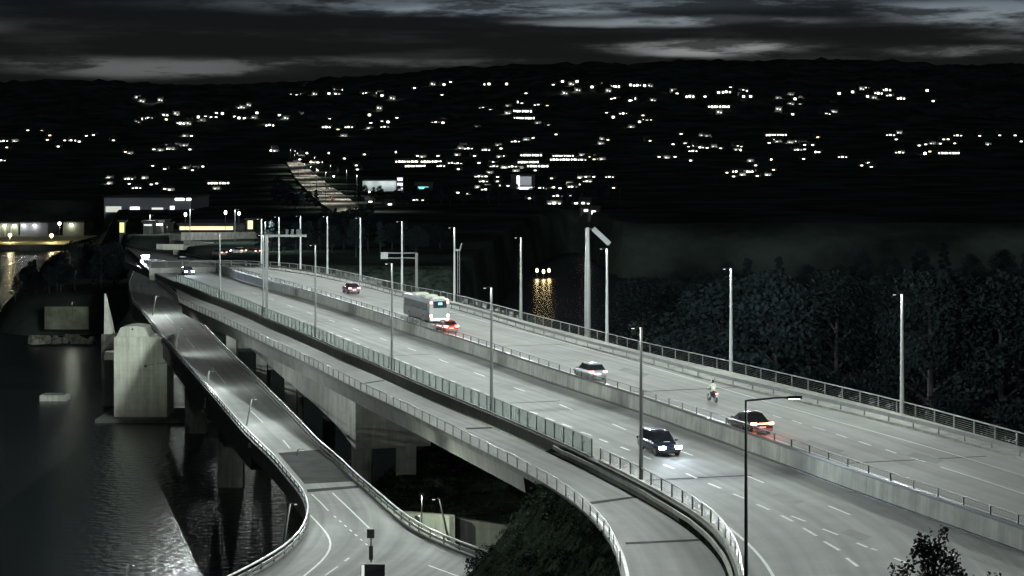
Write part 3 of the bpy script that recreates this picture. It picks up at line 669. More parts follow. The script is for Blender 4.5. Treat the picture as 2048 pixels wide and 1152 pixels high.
# cantilever sign gantry behind the bus
p = atx(FR, 832, 1.0); p.y += 1.5; zt = CZ - (506 - HZ) * p.y / F - 1; zl = CZ - (516 - HZ) * p.y / F - 1
xl = (768 - 832) * p.y / F
cg = empty('sign_gantry', p, 0, 'cantilever gantry with a small square sign reaching left behind the bus', 'gantry')
bm = bmesh.new(); tube(bm, [(0, 0, 0), (0, 0, zt)], .22, 8); link('gantry_post', bm, concd, cg)
bm = bmesh.new(); tube(bm, [(xl, 0, zt), (0, 0, zt)], .09, 6); tube(bm, [(xl, 0, zl), (0, 0, zl)], .08, 6); link('gantry_arm', bm, galv, cg)
bm = bmesh.new(); box(bm, (xl, -.2, (zt + zl) / 2), (1.05, .12, 1.0)); link('sign_panel', bm, pole_m, cg)
# far portal gantry at 527-600
p = atx(EL, 526, 0.0); zt = CZ - (470 - HZ) * p.y / F; xr = (606 - 527) * p.y / F
pg = empty('portal_gantry', p + Vector((.5, 0, 0)), 0, 'pale overhead gantry spanning from the near edge over both carriageways in the distance', 'gantry')
bm = bmesh.new(); box(bm, (0, 0, zt / 2), (.35, .35, zt)); link('gantry_post', bm, pole_m, pg)
bm = bmesh.new(); box(bm, (xr / 2, 0, zt - .1), (xr, .3, .3)); link('gantry_beam', bm, pole_m, pg)
bm = bmesh.new()
for k in (.55, .62, .82): box(bm, (xr * k, -.2, zt + .42), (.7, .1, .7))
link('gantry_signs', bm, dark, pg)

# ------------------------------------------------------------------ signs at the bottom of the lower road
def sign_back(base_px, z, panels, label, name='road_sign'):
    p = P(*base_px, z); root = empty(name, p, 0, label, 'road sign')
    hmax = max(Q(base_px[0], pn[1], p.y).z - p.z for pn in panels)
    bm = bmesh.new(); tube(bm, [(0, 0, 0), (0, 0, hmax)], .05, 6); link('post', bm, dark, root)
    for (x0, y0, x1, y1, m) in panels:
        a, b = Q(x0, y0, p.y) - p, Q(x1, y1, p.y) - p
        bm = bmesh.new(); box(bm, ((a.x + b.x) / 2, -.07, (a.z + b.z) / 2), (b.x - a.x, .06, a.z - b.z)); bmesh.ops.bevel(bm, geom=bm.edges, offset=.012, segments=1)
        link('panel', bm, m, root)
    return root
sign_back((742, 1124), -8, [(734, 1058, 749, 1076, dark), (738, 1091, 746, 1119, dark)], 'dark square sign back above a narrow plate on one post at the junction')
sign_back((745, 1215), -8, [(722, 1128, 770, 1160, dark), (723, 1129, 729, 1160, win_d)], 'wide dark panel with a bright white left edge at the bottom of the picture', 'marker_board')
sign_back((838, 1062), -9, [(829, 1031, 838, 1044, dark)], 'small dark sign in front of the pale underpass wall')
bm = bmesh.new(); box(bm, P(485, 897, -10.2), (.5, .4, .3)); bmesh.ops.bevel(bm, geom=bm.edges, offset=.05, segments=1)
tag(link('junction_box', bm, galv), 'tiny pale box mounted outside the lower road edge', 'utility box')

# underpass: pale wing wall, dark opening, second wall
up = empty('underpass', P(900, 1090, -12), 0, 'concrete underpass with a pale lit wing wall and a dark opening beneath the cycle path', 'underpass')
def slab(a, b, y0, y1, zb, m, nm, th=.6):
    A = Q(a[0], a[1], y0); B = Q(b[0], b[1], y1); bm = bmesh.new()
    vs = [bm.verts.new(v) for v in ((A.x, A.y, zb), (B.x, B.y, zb), (B.x, B.y + th, zb), (A.x, A.y + th, zb), (A.x, A.y, A.z), (B.x, B.y, B.z), (B.x, B.y + th, B.z), (A.x, A.y + th, A.z))]
    for f in ((3, 2, 1, 0), (4, 5, 6, 7), (0, 1, 5, 4), (1, 2, 6, 5), (2, 3, 7, 6), (3, 0, 4, 7)): bm.faces.new([vs[i] for i in f])
    return under(link(nm, bm, m, up), up)
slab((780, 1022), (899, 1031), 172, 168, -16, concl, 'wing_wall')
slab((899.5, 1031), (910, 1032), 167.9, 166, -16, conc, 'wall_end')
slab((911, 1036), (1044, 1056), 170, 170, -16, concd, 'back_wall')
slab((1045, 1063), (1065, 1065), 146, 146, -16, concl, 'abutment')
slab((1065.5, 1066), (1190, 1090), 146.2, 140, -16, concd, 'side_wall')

# ------------------------------------------------------------------ vehicles
def loft(bm, st, prof):
    rows = []
    for s in st: rows.append([bm.verts.new(v) for v in prof(*s)])
    k = len(rows[0])
    for r0, r1 in zip(rows, rows[1:]):
        for j in range(k): bm.faces.new((r0[j], r0[(j + 1) % k], r1[(j + 1) % k], r1[j]))
    bm.faces.new(rows[0][::-1]); bm.faces.new(rows[-1])
def car_mats(name, col): return mat('paint_' + name, col, .25, .3, var=.04, scale=1, spec=.6)
def make_car(name, label, loc, rz, paintc, kind='hatch', L_=4.4, Wd=1.82, H=1.48, head=None, tail=tailR, beam=0, cat='car', bar=False, group=None, platelit=False):
    root = empty(name, loc, rz, label, cat, group); w = Wd / 2; f = L_ / 2
    def prof(y, zb, zt, k): 
        a = w * k; pts = [(-a * .9, zb), (-a, zb + .18), (-a, zt - .16), (-a * .93, zt - .03), (-a * .8, zt), (a * .8, zt), (a * .93, zt - .03), (a, zt - .16), (a, zb + .18), (a * .9, zb)]
        return [Vector((x, y, z)) for x, z in pts]
    rearz = .98 if kind != 'sedan' else 1.0
    bm = bmesh.new(); loft(bm, [(-f, .38, rearz - .12, .84), (-f + .12, .25, rearz, .93), (-f + .5, .22, rearz + .02, 1), (-.3, .2, .97, 1), (f * .38, .2, .95, 1), (f * .75, .22, .84, .98), (f - .15, .25, .74, .92), (f, .34, .62, .8)], prof)
    body = link('body', bm, paintc, root, smooth=True)
    yr = {'hatch': -f + .18, 'suv': -f + .15, 'sedan': -f + .75}[kind]; yrt = yr + {'hatch': .55, 'suv': .35, 'sedan': .75}[kind]
    def cp(y, zt, k, zb=.93):
        a = w * .9; t = w * k; return [Vector(v) for v in ((-a, y, zb), (-t, y, zt), (t, y, zt), (a, y, zb))]
    bm = bmesh.new(); loft(bm, [(yr, .96, .85), (yrt, H - .05, .70), (.35, H - .02, .72), (f * .48, .95, .84)], lambda y, z, k: cp(y, z, k))
    link('windows', bm, glass, root)
    bm = bmesh.new(); loft(bm, [(yrt - .05, 0), (-.2, .02), (.3, 0)], lambda y, dz: [Vector(v) for v in ((-w * .71, y, H - .04 + dz), (-w * .62, y, H + .01 + dz), (w * .62, y, H + .01 + dz), (w * .71, y, H - .04 + dz))])
    link('roof', bm, paintc, root, smooth=True)
    bm = bmesh.new(); tube(bm, [(-.1, 0, 0), (.1, 0, 0)], .33, 14); ty = link('wheel', bm, rubber, root)
    bm = bmesh.new(); tube(bm, [(-.112, 0, 0), (.112, 0, 0)], .2, 10); link('rim', bm, galv, ty)
    first = True
    for sx_ in (-1, 1):
        for sy_ in (-.62, .64):
            q = Vector((sx_ * (w - .11), sy_ * f, .33))
            if first: ty.location = q; first = False
            else:
                c = inst(ty, root, q); r_ = inst(ty.children[0], c)
    for sx_ in (-1, 1):
        bm = bmesh.new(); box(bm, (sx_ * w * .68, f - .08, .68), (.44, .2, .2)); bmesh.ops.bevel(bm, geom=bm.edges, offset=.03, segments=1); link('headlight', bm, head or glass, root)
        bm = bmesh.new(); box(bm, (sx_ * w * .74, -f + .07, rearz - .13), (.4, .16, .17)); bmesh.ops.bevel(bm, geom=bm.edges, offset=.03, segments=1); link('taillight', bm, tail or glass, root)
        bm = bmesh.new(); box(bm, (sx_ * (w + .1), f * .36, 1.0), (.2, .12, .14)); bmesh.ops.bevel(bm, geom=bm.edges, offset=.03, segments=1); link('mirror', bm, paintc, root)
    if tail is tailB:
        for sx_ in (-1, 1): point_light('brakelight_glow', (sx_ * w * .74, -f - .28, rearz - .05), 55, (1, .12, .07), root, .12)
    if bar:
        bm = bmesh.new(); box(bm, (0, -f + .06, rearz - .12), (w * 1.1, .13, .06)); link('light_bar', bm, tail, root)
    bm = bmesh.new(); box(bm, (0, -f - .005, .62), (.52, .03, .12)); link('number_plate', bm, win_d if platelit else paint, root)
    bm = bmesh.new(); box(bm, (0, -f + .02, .42), (Wd * .8, .1, .2)); bmesh.ops.bevel(bm, geom=bm.edges, offset=.03, segments=1); link('rear_bumper', bm, concd, root)
    bm = bmesh.new(); box(bm, (0, f - .01, .45), (Wd * .55, .08, .2)); link('grille', bm, dark, root)
    if beam:
        for sx_ in (-1, 1):
            point_light('headlight_beam', (sx_ * w * .66, f + .12, .66), beam * .35, (.72, .84, 1), root, .06, spot=95, rot=(R(88), 0, 0), blend=1.0, lin=True)
    return root
def heading(pts, x):
    i = min(range(1, len(pts) - 1), key=lambda i: abs(px_of(pts[i]) - x)); t = pts[i - 1] - pts[i + 1]
    if t.y < 0: t = -t
    return math.atan2(-t.x, t.y)           # rotation so that +Y points away from the camera along the road
NC = [a.lerp(b, .5) for a, b in zip(resample(EL, 200), resample(MB, 200))]
blk = car_mats('black', (.02, .022, .026)); gry = car_mats('grey', (.10, .11, .12)); wht = car_mats('white', (.55, .57, .60)); red = car_mats('red', (.25, .03, .02)); blu = car_mats('blue', (.03, .04, .07)); pur = car_mats('wine', (.10, .04, .07))
h0 = heading(MB, 1320)
make_car('car', 'dark blue oncoming car with blazing headlights on the near carriageway, beside the lamp post', P(1318, 905, 0), h0 + math.pi, blu, 'suv', 4.6, 1.85, 1.62, headE, tail=glass, beam=5000)
make_car('car', 'black sedan with a glowing red light strip across its tail, on the far carriageway', P(1499, 862, 1), heading(MB, 1490), blk, 'sedan', 4.8, 1.88, 1.46, glass, tailB, 5000, bar=True)
make_car('car', 'dark hatchback with a pale tailgate close to the median wall, mid picture', P(1180, 757, 1), heading(MB, 1180), car_mats('silver', (.33, .35, .38)), 'hatch', 4.3, 1.8, 1.5, glass, tailR, 3500, platelit=True)
make_car('car', 'small red car with bright red tail lights tucked right behind the bus', P(893, 664, 1), heading(MB, 893), red, 'hatch', 4.2, 1.76, 1.4, glass, tailB, 3000)
make_car('car', 'wine-coloured car with paired tail lights ahead of the bus on the far carriageway', P(702, 586, 1), heading(MB, 700), pur, 'hatch', 4.3, 1.8, 1.5, glass, tailR, 2500, platelit=True)
make_car('car', 'distant oncoming car with two star-bright headlights on the near carriageway', P(375, 549, 0), heading(MB, 440) + math.pi, gry, 'hatch', 4.4, 1.8, 1.5, headE, glass, 3500)
make_car('car', 'farthest oncoming car with dazzling white headlights, leftmost on the near carriageway', P(291, 529, 0), math.pi + .16, gry, 'suv', 4.6, 1.85, 1.6, headX, glass, 90000)
dz_ = bpy.data.objects[[o.name for o in bpy.data.objects if 'dazzling' in str(o.get('label'))][0]]
bm = bmesh.new(); box(bm, (0, .55, 1.72), (1.5, .12, .2)); bmesh.ops.bevel(bm, geom=bm.edges, offset=.02, segments=1); link('glare_fill_bar', bm, headX, dz_)  # glowing bar added to enlarge the bright core of the headlights
for k in (-.45, -.16, .16, .45):
    bm = bmesh.new(); tube(bm, [(k, 2.28, .78), (k, 2.38, .78)], .13, 10); link('glare_fill_lamp', bm, headX, dz_)  # added lamps, widen the headlight glow
# tailgate panel on the hatchback (reads bright white in the photograph)
def make_bus():
    p = P(879, 647, 1); rz = heading(MB, 870); root = empty('city_bus', p, rz, 'pale grey city bus seen from behind with a dark rear window and roof units', 'bus')
    Lb, Wb, Hb = 12.0, 2.55, 2.95; root.location += Matrix.Rotation(rz, 3, 'Z') @ Vector((0, Lb / 2, 0))
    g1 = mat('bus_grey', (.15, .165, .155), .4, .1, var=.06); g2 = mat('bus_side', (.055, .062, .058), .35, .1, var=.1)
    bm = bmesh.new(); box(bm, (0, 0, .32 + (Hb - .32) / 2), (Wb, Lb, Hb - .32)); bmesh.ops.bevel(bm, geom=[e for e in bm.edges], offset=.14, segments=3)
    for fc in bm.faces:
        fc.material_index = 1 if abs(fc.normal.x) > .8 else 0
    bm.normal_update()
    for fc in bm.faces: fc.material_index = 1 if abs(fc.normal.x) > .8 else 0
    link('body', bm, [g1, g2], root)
    for s in (-1, 1):
        bm = bmesh.new(); box(bm, (s * (Wb / 2 + .004), .3, 1.95), (.03, Lb - 1.6, .95)); bmesh.ops.bevel(bm, geom=bm.edges, offset=.01, segments=1); link('side_windows', bm, glass, root)
        bm = bmesh.new(); box(bm, (s * 1.06, -Lb / 2 - .02, 2.58), (.26, .08, .26)); link('upper_taillight', bm, tailR, root)
        bm = bmesh.new(); box(bm, (s * 1.08, -Lb / 2 - .02, .95), (.24, .08, .30)); link('taillight', bm, tailB if s < 0 else lampY, root)
        bm = bmesh.new(); box(bm, (s * .95, Lb / 2 + .01, .75), (.4, .08, .2)); link('headlight', bm, headE, root)
        for y in (-3.2, 3.4):
            bm = bmesh.new(); tube(bm, [(s * 1.0, y, .48), (s * 1.29, y, .48)], .48, 16); ty = link('wheel', bm, rubber, root)
            bm = bmesh.new(); tube(bm, [(s * 1.2, y, .48), (s * 1.30, y, .48)], .27, 12); link('rim', bm, galv, ty)
        point_light('headlight_beam', (s * .95, Lb / 2 + .3, .8), 3000, (.72, .84, 1), root, .08, spot=100, rot=(R(88), 0, 0), blend=1.0, lin=True)
    bm = bmesh.new(); box(bm, (.05, -Lb / 2 - .012, 2.32), (1.7, .05, .8)); bmesh.ops.bevel(bm, geom=bm.edges, offset=.015, segments=1); rw = link('rear_window', bm, glass, root)
    bm = bmesh.new(); box(bm, (.08, -Lb / 2 - .045, 2.42), (.5, .03, .26)); link('route_display', bm, tealE, rw)
    bm = bmesh.new(); box(bm, (0, -Lb / 2 - .012, 1.35), (1.7, .04, .8)); bmesh.ops.bevel(bm, geom=bm.edges, offset=.012, segments=1); link('engine_cover', bm, g1, root)
    bm = bmesh.new(); box(bm, (0, -Lb / 2 - .05, .5), (2.5, .3, .36)); bmesh.ops.bevel(bm, geom=bm.edges, offset=.06, segments=2); link('bumper', bm, wht, root)
    bm = bmesh.new(); box(bm, (0, Lb / 2 + .01, 1.7), (2.3, .05, 1.6)); link('windscreen', bm, glass, root)
    for y, ln in ((-5.0, 1.2), (-1.5, 2.6), (2.4, 2.0)):
        bm = bmesh.new(); box(bm, (0, y, Hb + .14), (1.8, ln, .3), taper=.86); bmesh.ops.bevel(bm, geom=bm.edges, offset=.05, segments=2); link('roof_unit', bm, concl, root)
make_bus()
# motorcycle and rider
def make_bike():
    p = P(1425, 803, 1); rz = heading(MB, 1425) ; root = empty('motorcycle', p, rz, 'small dark motorcycle ridden away from the camera ahead of the black sedan', 'motorcycle')
    for y in (-.68, .72):
        bm = bmesh.new(); tube(bm, [(-.06, y, .31), (.06, y, .31)], .31, 16); ty = link('wheel', bm, rubber, root)
        bm = bmesh.new(); tube(bm, [(-.065, y, .31), (.065, y, .31)], .17, 10); link('rim', bm, galv, ty)
    bm = bmesh.new(); tube(bm, [(0, -.68, .34), (0, -.3, .5), (0, .25, .5), (0, .45, .85)], [.07, .16, .18, .09], 8); tube(bm, [(0, .72, .31), (0, .5, .95)], .05, 6); link('frame', bm, blk, root, smooth=True)
    bm = bmesh.new(); tube(bm, [(0, -.85, .78), (0, -.4, .78), (0, .05, .8), (0, .35, .92)], [.09, .15, .15, .14], 8); link('seat', bm, rubber, root, smooth=True)
    bm = bmesh.new(); tube(bm, [(-.36, .38, 1.02), (0, .48, 1.0), (.36, .38, 1.02)], .022, 6); link('handlebar', bm, dark, root)
    bm = bmesh.new(); box(bm, (0, -.9, .76), (.2, .06, .08)); link('taillight', bm, tailR, root)
    bm = bmesh.new(); box(bm, (0, -.93, .55), (.18, .02, .16)); link('number_plate', bm, paint, root)
    person = empty('person', p.copy(), rz, 'person in a dark helmet and pale jacket with light trousers riding the motorcycle', 'person')
    def skinned(name, joints, edges, m, rootv=0, sub=1):
        me = bpy.data.meshes.new(name); me.from_pydata([j[0] for j in joints], edges, []); me.materials.append(m)
        o = bpy.data.objects.new(name, me); COL.objects.link(o); o.parent = person
        md = o.modifiers.new('skin', 'SKIN'); md.use_smooth_shade = True
        for i, j in enumerate(joints): me.skin_vertices[0].data[i].radius = j[1]
        me.skin_vertices[0].data[rootv].use_root = True
        s = o.modifiers.new('sub', 'SUBSURF'); s.levels = sub; s.render_levels = sub
        return o
    J = [((0, -.22, .95), (.17, .13)), ((0, -.2, 1.2), (.16, .11)), ((0, -.1, 1.42), (.18, .12)), ((0, -.06, 1.54), (.06, .06)), ((0, -.03, 1.66), (.09, .10)),
         ((-.21, -.06, 1.44), (.06, .06)), ((-.33, .08, 1.22), (.045, .045)), ((-.33, .32, 1.08), (.032, .032)),
         ((.21, -.06, 1.44), (.06, .06)), ((.33, .08, 1.22), (.045, .045)), ((.33, .32, 1.08), (.032, .032)),
         ((-.14, -.12, .9), (.09, .09)), ((-.2, .26, .82), (.065, .065)), ((-.19, .1, .42), (.045, .045)), ((-.2, .22, .36), (.04, .035)),
         ((.14, -.12, .9), (.09, .09)), ((.2, .26, .82), (.065, .065)), ((.19, .1, .42), (.045, .045)), ((.2, .22, .36), (.04, .035))]
    E_ = [(0, 1), (1, 2), (2, 3), (3, 4), (2, 5), (5, 6), (6, 7), (2, 8), (8, 9), (9, 10), (0, 11), (11, 12), (12, 13), (13, 14), (0, 15), (15, 16), (16, 17), (17, 18)]
    tr_ = mat('trousers_pale', (.42, .42, .38), .8); jk = mat('jacket_pale', (.60, .62, .48), .7, var=.1)
    skinned('body', J, E_, tr_)
    Jk = [(j[0], (j[1][0] * 1.13, j[1][1] * 1.16)) for j in J[:3]] + [(j[0], (j[1][0] * 1.2, j[1][1] * 1.2)) for j in J[5:11]]
    skinned('jacket', Jk, [(0, 1), (1, 2), (2, 3), (3, 4), (4, 5), (2, 6), (6, 7), (7, 8)], jk)
    bm = bmesh.new(); bmesh.ops.create_uvsphere(bm, u_segments=14, v_segments=10, radius=.155)
    for v in bm.verts: v.co = Vector((v.co.x * .9, v.co.y * 1.08, v.co.z * 1.05)) + Vector((0, -.02, 1.68))
    link('helmet', bm, blk, person, smooth=True)
    for s in (-1, 1):
        bm = bmesh.new(); tube(bm, [(s * .33, .33, 1.07), (s * .33, .40, 1.05)], [.04, .045], 6)
        for k in range(4): tube(bm, [(s * (.30 + .02 * k), .39, 1.06), (s * (.30 + .02 * k), .43, 1.03), (s * (.30 + .02 * k), .42 - .005 * k, 1.0)], .009, 5)
        tube(bm, [(s * .29, .36, 1.05), (s * .28, .40, 1.02)], .010, 5); link('glove', bm, rubber, person)
    bm = bmesh.new(); box(bm, (-.16, -.42, 1.18), (.02, .02, .02)); bm.free()
make_bike()

# ------------------------------------------------------------------ trees
rnd = random.Random(7)
def leaf_crown(bm, n, shape, size, clumps):
    for c, r in clumps:
        for _ in range(n):
            u = Vector((rnd.gauss(0, 1), rnd.gauss(0, 1), rnd.gauss(0, 1))).normalized() * r * (rnd.random() ** .4)
            p = c + Vector((u.x, u.y, u.z * shape))
            a = Vector((rnd.gauss(0, 1), rnd.gauss(0, 1), rnd.gauss(0, 1))).normalized() * size * rnd.uniform(.6, 1.3); b = a.orthogonal().normalized() * a.length * .6
            vs = [bm.verts.new(p + q) for q in (a, b, -a, -b)]; bm.faces.new(vs)
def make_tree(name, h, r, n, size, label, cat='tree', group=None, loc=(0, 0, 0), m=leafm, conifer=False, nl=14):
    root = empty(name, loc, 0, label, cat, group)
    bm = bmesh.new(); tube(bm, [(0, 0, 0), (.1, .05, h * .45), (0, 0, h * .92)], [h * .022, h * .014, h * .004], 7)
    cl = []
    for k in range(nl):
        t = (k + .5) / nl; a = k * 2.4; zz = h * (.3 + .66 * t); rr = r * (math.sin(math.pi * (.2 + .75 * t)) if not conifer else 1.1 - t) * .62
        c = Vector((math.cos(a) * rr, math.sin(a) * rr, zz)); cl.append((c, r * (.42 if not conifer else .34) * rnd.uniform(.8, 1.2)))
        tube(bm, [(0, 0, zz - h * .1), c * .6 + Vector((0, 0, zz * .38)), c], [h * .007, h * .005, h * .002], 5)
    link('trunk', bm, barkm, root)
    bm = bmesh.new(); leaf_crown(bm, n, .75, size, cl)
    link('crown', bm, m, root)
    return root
protos = [make_tree('broadleaf_tree', 15, 4.6, 420, .2, 'x'), make_tree('broadleaf_tree', 13, 5.2, 420, .21, 'x'), make_tree('conifer_tree', 17, 3.4, 340, .19, 'x', conifer=True)]
used = [False] * 3; TREES = []
def put_tree(k, loc, s, label, group):
    if not used[k]: o = protos[k]; used[k] = True
    else: o = copy_tree(protos[k])
    o.location = loc; o.rotation_euler = (0, 0, rnd.uniform(0, 6.28)); o.scale = (s * rnd.uniform(.9, 1.15), s * rnd.uniform(.9, 1.15), s)
    tag(o, label, 'tree', group); TREES.append((o, k, group))
LABB = ('leafy tree in the dark wood on the bank right of the highway', 'wide bushy tree in the dark wood on the bank right of the highway', 'pointed conifer in the dark wood on the bank right of the highway')
cnt = 0
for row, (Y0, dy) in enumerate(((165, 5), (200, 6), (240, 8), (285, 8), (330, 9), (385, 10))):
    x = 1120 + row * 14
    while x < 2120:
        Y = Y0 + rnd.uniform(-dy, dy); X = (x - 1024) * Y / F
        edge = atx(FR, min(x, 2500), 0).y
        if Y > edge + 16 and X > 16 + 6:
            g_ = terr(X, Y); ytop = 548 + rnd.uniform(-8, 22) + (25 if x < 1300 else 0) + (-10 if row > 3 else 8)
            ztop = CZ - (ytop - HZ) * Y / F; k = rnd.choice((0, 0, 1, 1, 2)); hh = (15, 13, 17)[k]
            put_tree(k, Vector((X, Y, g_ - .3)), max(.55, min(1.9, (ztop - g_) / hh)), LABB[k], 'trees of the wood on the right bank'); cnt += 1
        x += rnd.uniform(.8, 1.25) * 5.2 * F / Y
# dark trees behind the far end of the bridge
LABC = ('dark leafy tree on the far shore below the town lights', 'dark bushy tree on the far shore below the town lights', 'dark conifer on the far shore below the town lights')
spots = []
for x in range(716, 1260, 24):
    spots.append((x + rnd.uniform(-8, 8), rnd.uniform(905, 950), interp([(610, 437), (640, 418), (700, 402), (820, 405), (950, 398), (1100, 420), (1260, 430)], x)))
for x in range(520, 900, 24): spots.append((x, rnd.uniform(470, 520), interp([(520, 482), (600, 455), (700, 440), (800, 445), (900, 455)], x)))
for x in range(648, 740, 13): spots.append((x + rnd.uniform(-4, 4), rnd.uniform(560, 690), interp([(640, 446), (662, 428), (700, 418), (740, 408)], x)))
for x in (556, 566, 578, 590, 603, 618, 632): spots.append((x, rnd.uniform(820, 900), interp([(556, 345), (590, 372), (632, 412)], x) + 8))
for x in range(735, 1180, 30): spots.append((x + rnd.uniform(-9, 9), rnd.uniform(1000, 1060), interp([(560, 425), (700, 415), (1180, 425)], x)))
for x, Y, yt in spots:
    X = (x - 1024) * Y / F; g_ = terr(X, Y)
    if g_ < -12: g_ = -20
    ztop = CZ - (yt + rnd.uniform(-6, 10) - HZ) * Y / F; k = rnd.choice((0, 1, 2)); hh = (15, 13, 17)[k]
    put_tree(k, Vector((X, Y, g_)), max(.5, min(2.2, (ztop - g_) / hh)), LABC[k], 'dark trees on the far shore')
LABD = ('leafy tree on the dark headland left of the lower bridge', 'bushy tree on the dark headland left of the lower bridge', 'conifer on the dark headland left of the lower bridge')
for i in range(46):
    x = rnd.uniform(20, 245); Y = rnd.uniform(470, 570); X = (x - 1024) * Y / F; g_ = terr(X, Y)
    if g_ < -20 : continue
    ytop = interp([(20, 600), (70, 545), (110, 505), (150, 480), (210, 470), (245, 490)], x) + rnd.uniform(-6, 30)
    ztop = CZ - (ytop - HZ) * Y / F; k = rnd.choice((0, 1, 2)); hh = (15, 13, 17)[k]
    put_tree(k, Vector((X, Y, g_ - .4)), max(.4, min(1.6, (ztop - g_) / hh)), LABD[k], 'trees on the headland')
for k in range(3):
    if not used[k]: put_tree(k, (40, 300, -10), 1, LABB[k], 'trees of the wood on the right bank')
ONES = ['', 'first', 'second', 'third', 'fourth', 'fifth', 'sixth', 'seventh', 'eighth', 'ninth', 'tenth', 'eleventh', 'twelfth', 'thirteenth', 'fourteenth', 'fifteenth', 'sixteenth', 'seventeenth', 'eighteenth', 'nineteenth']
def ordn(n):
    if n < 20: return ONES[n]
    t = n // 10; u = n % 10
    return (('twentieth', 'thirtieth', 'fortieth', 'fiftieth', 'sixtieth')[t - 2]) if u == 0 else ('twenty', 'thirty', 'forty', 'fifty', 'sixty')[t - 2] + '-' + ONES[u]
for g_ in sorted(set(t[2] for t in TREES)):
    for k in range(3):
        ls = sorted((t[0] for t in TREES if t[2] == g_ and t[1] == k), key=lambda o: o.location.x / o.location.y)
        where = {'trees of the wood on the right bank': 'in the dark wood right of the highway', 'dark trees on the far shore': 'on the far shore below the town', 'trees on the headland': 'on the headland by the lower bridge'}[g_]
        for i, o in enumerate(ls): o['label'] = ordn(i + 1) + ' ' + ('leafy tree', 'bushy tree', 'conifer')[k] + ' from the left ' + where
# low scrub on the slope under the path
sb = make_tree('shrub', 1.6, 1.1, 60, .10, 'first shrub from the left on the dark slope beside the cycle path', 'shrub', 'shrubs on the slope under the path', m=leafm, nl=8)
SH = []
for i in range(34):
    y = rnd.uniform(985, 1140); x = rnd.uniform(700, 1235); 
    Y = 150.0
    while Y < 262:
        q = Q(x, y, Y)
        if q.z <= terr(q.x, q.y): break
        Y += 1
    if Y < 262 and not (770 < x < 1075 and y > 1010): SH.append(q)
for i in range(30):
    r_ = SLOPE[rnd.randrange(2, 10)]; SH.append(r_[rnd.randrange(4, 86)] + Vector((0, 0, .1)))
bm = bmesh.new()
def tuft(q, sz):
    for _ in range(5):
        a = Vector((rnd.gauss(0, 1), rnd.gauss(0, 1), abs(rnd.gauss(0, 1.2)))).normalized() * sz * rnd.uniform(.5, 1.2); b = a.orthogonal().normalized() * a.length * .3
        c = q + Vector((rnd.uniform(-.4, .4), rnd.uniform(-.4, .4), 0)); bm.faces.new([bm.verts.new(c + v) for v in (-b, b, a + b * .4, a - b * .4)])
for i in range(6500):
    k = rnd.randrange(0, 11); j = rnd.randrange(0, 89); tuft(SLOPE[k][j].lerp(SLOPE[k + 1][j + 1], rnd.random()) - Vector((0, 0, .03)), .17)
for i in range(5000):
    X = rnd.uniform(-26, 8); Y = rnd.uniform(150, 245); z = terr(X, Y)
    if z > -20.5: tuft(Vector((X, Y, z)), .3)
tag(link('undergrowth', bm, mat('undergrowth', (.026, .036, .024), .9, var=.7, scale=.4, spec=.0)), 'dark rough undergrowth covering the slopes beside and under the cycle path', 'undergrowth', kind='stuff')
SH.sort(key=lambda q: q.x / q.y)
for i, q in enumerate(SH):
    o = sb if i == 0 else copy_tree(sb); o.location = q - Vector((0, 0, .2)); o.rotation_euler = (0, 0, rnd.uniform(0, 6)); s_ = rnd.uniform(.5, 1.1); o.scale = (s_, s_, s_ * .8)
    o['label'] = ordn(i + 1) + ' shrub from the left on the dark slope beside the cycle path'
# foreground tree top at the lower right
tz = CZ - (1066 - HZ) * 46 / F
tp = Vector(((1868 - 1024) * 46 / F, 46, 0)); root = empty('small_tree', tp, 0, 'near dark tree whose leafy top rises over the road at bottom right', 'tree')
bm = bmesh.new(); tube(bm, [(0, 0, 0), (.05, 0, tz * .5), (0, 0, tz * .93)], [.16, .10, .02], 8); cl = []
for k in range(52):
    a = k * 2.4; t = k / 51; zz = tz - .12 - (1 - t) * 3.2; rr = .06 + (tz - zz) * .85
    q = Vector((math.cos(a) * rr * rnd.uniform(.6, 1.1), math.sin(a) * rr * rnd.uniform(.6, 1.1), zz + rnd.uniform(-.1, .1)))
    tube(bm, [(0, 0, zz - .8), Vector((q.x * .6, q.y * .6, zz - .3)), q], [.03, .018, .006], 5)
    for s in range(3):
        cl.append((q + Vector((rnd.uniform(-.2, .2), rnd.uniform(-.2, .2), rnd.uniform(-.35, .15))), .17))
link('trunk', bm, barkm, root); bm = bmesh.new(); leaf_crown(bm, 26, 1.3, .055, cl); link('crown', bm, leafn, root)
root2 = copy_tree(root); root2.location = tp + Vector((1.75, .3, -1.12)); root2.rotation_euler = (0, 0, 2); root2.scale = (.8, .8, 1)
root2['label'] = 'second dark tree top just showing right of the first at bottom right'

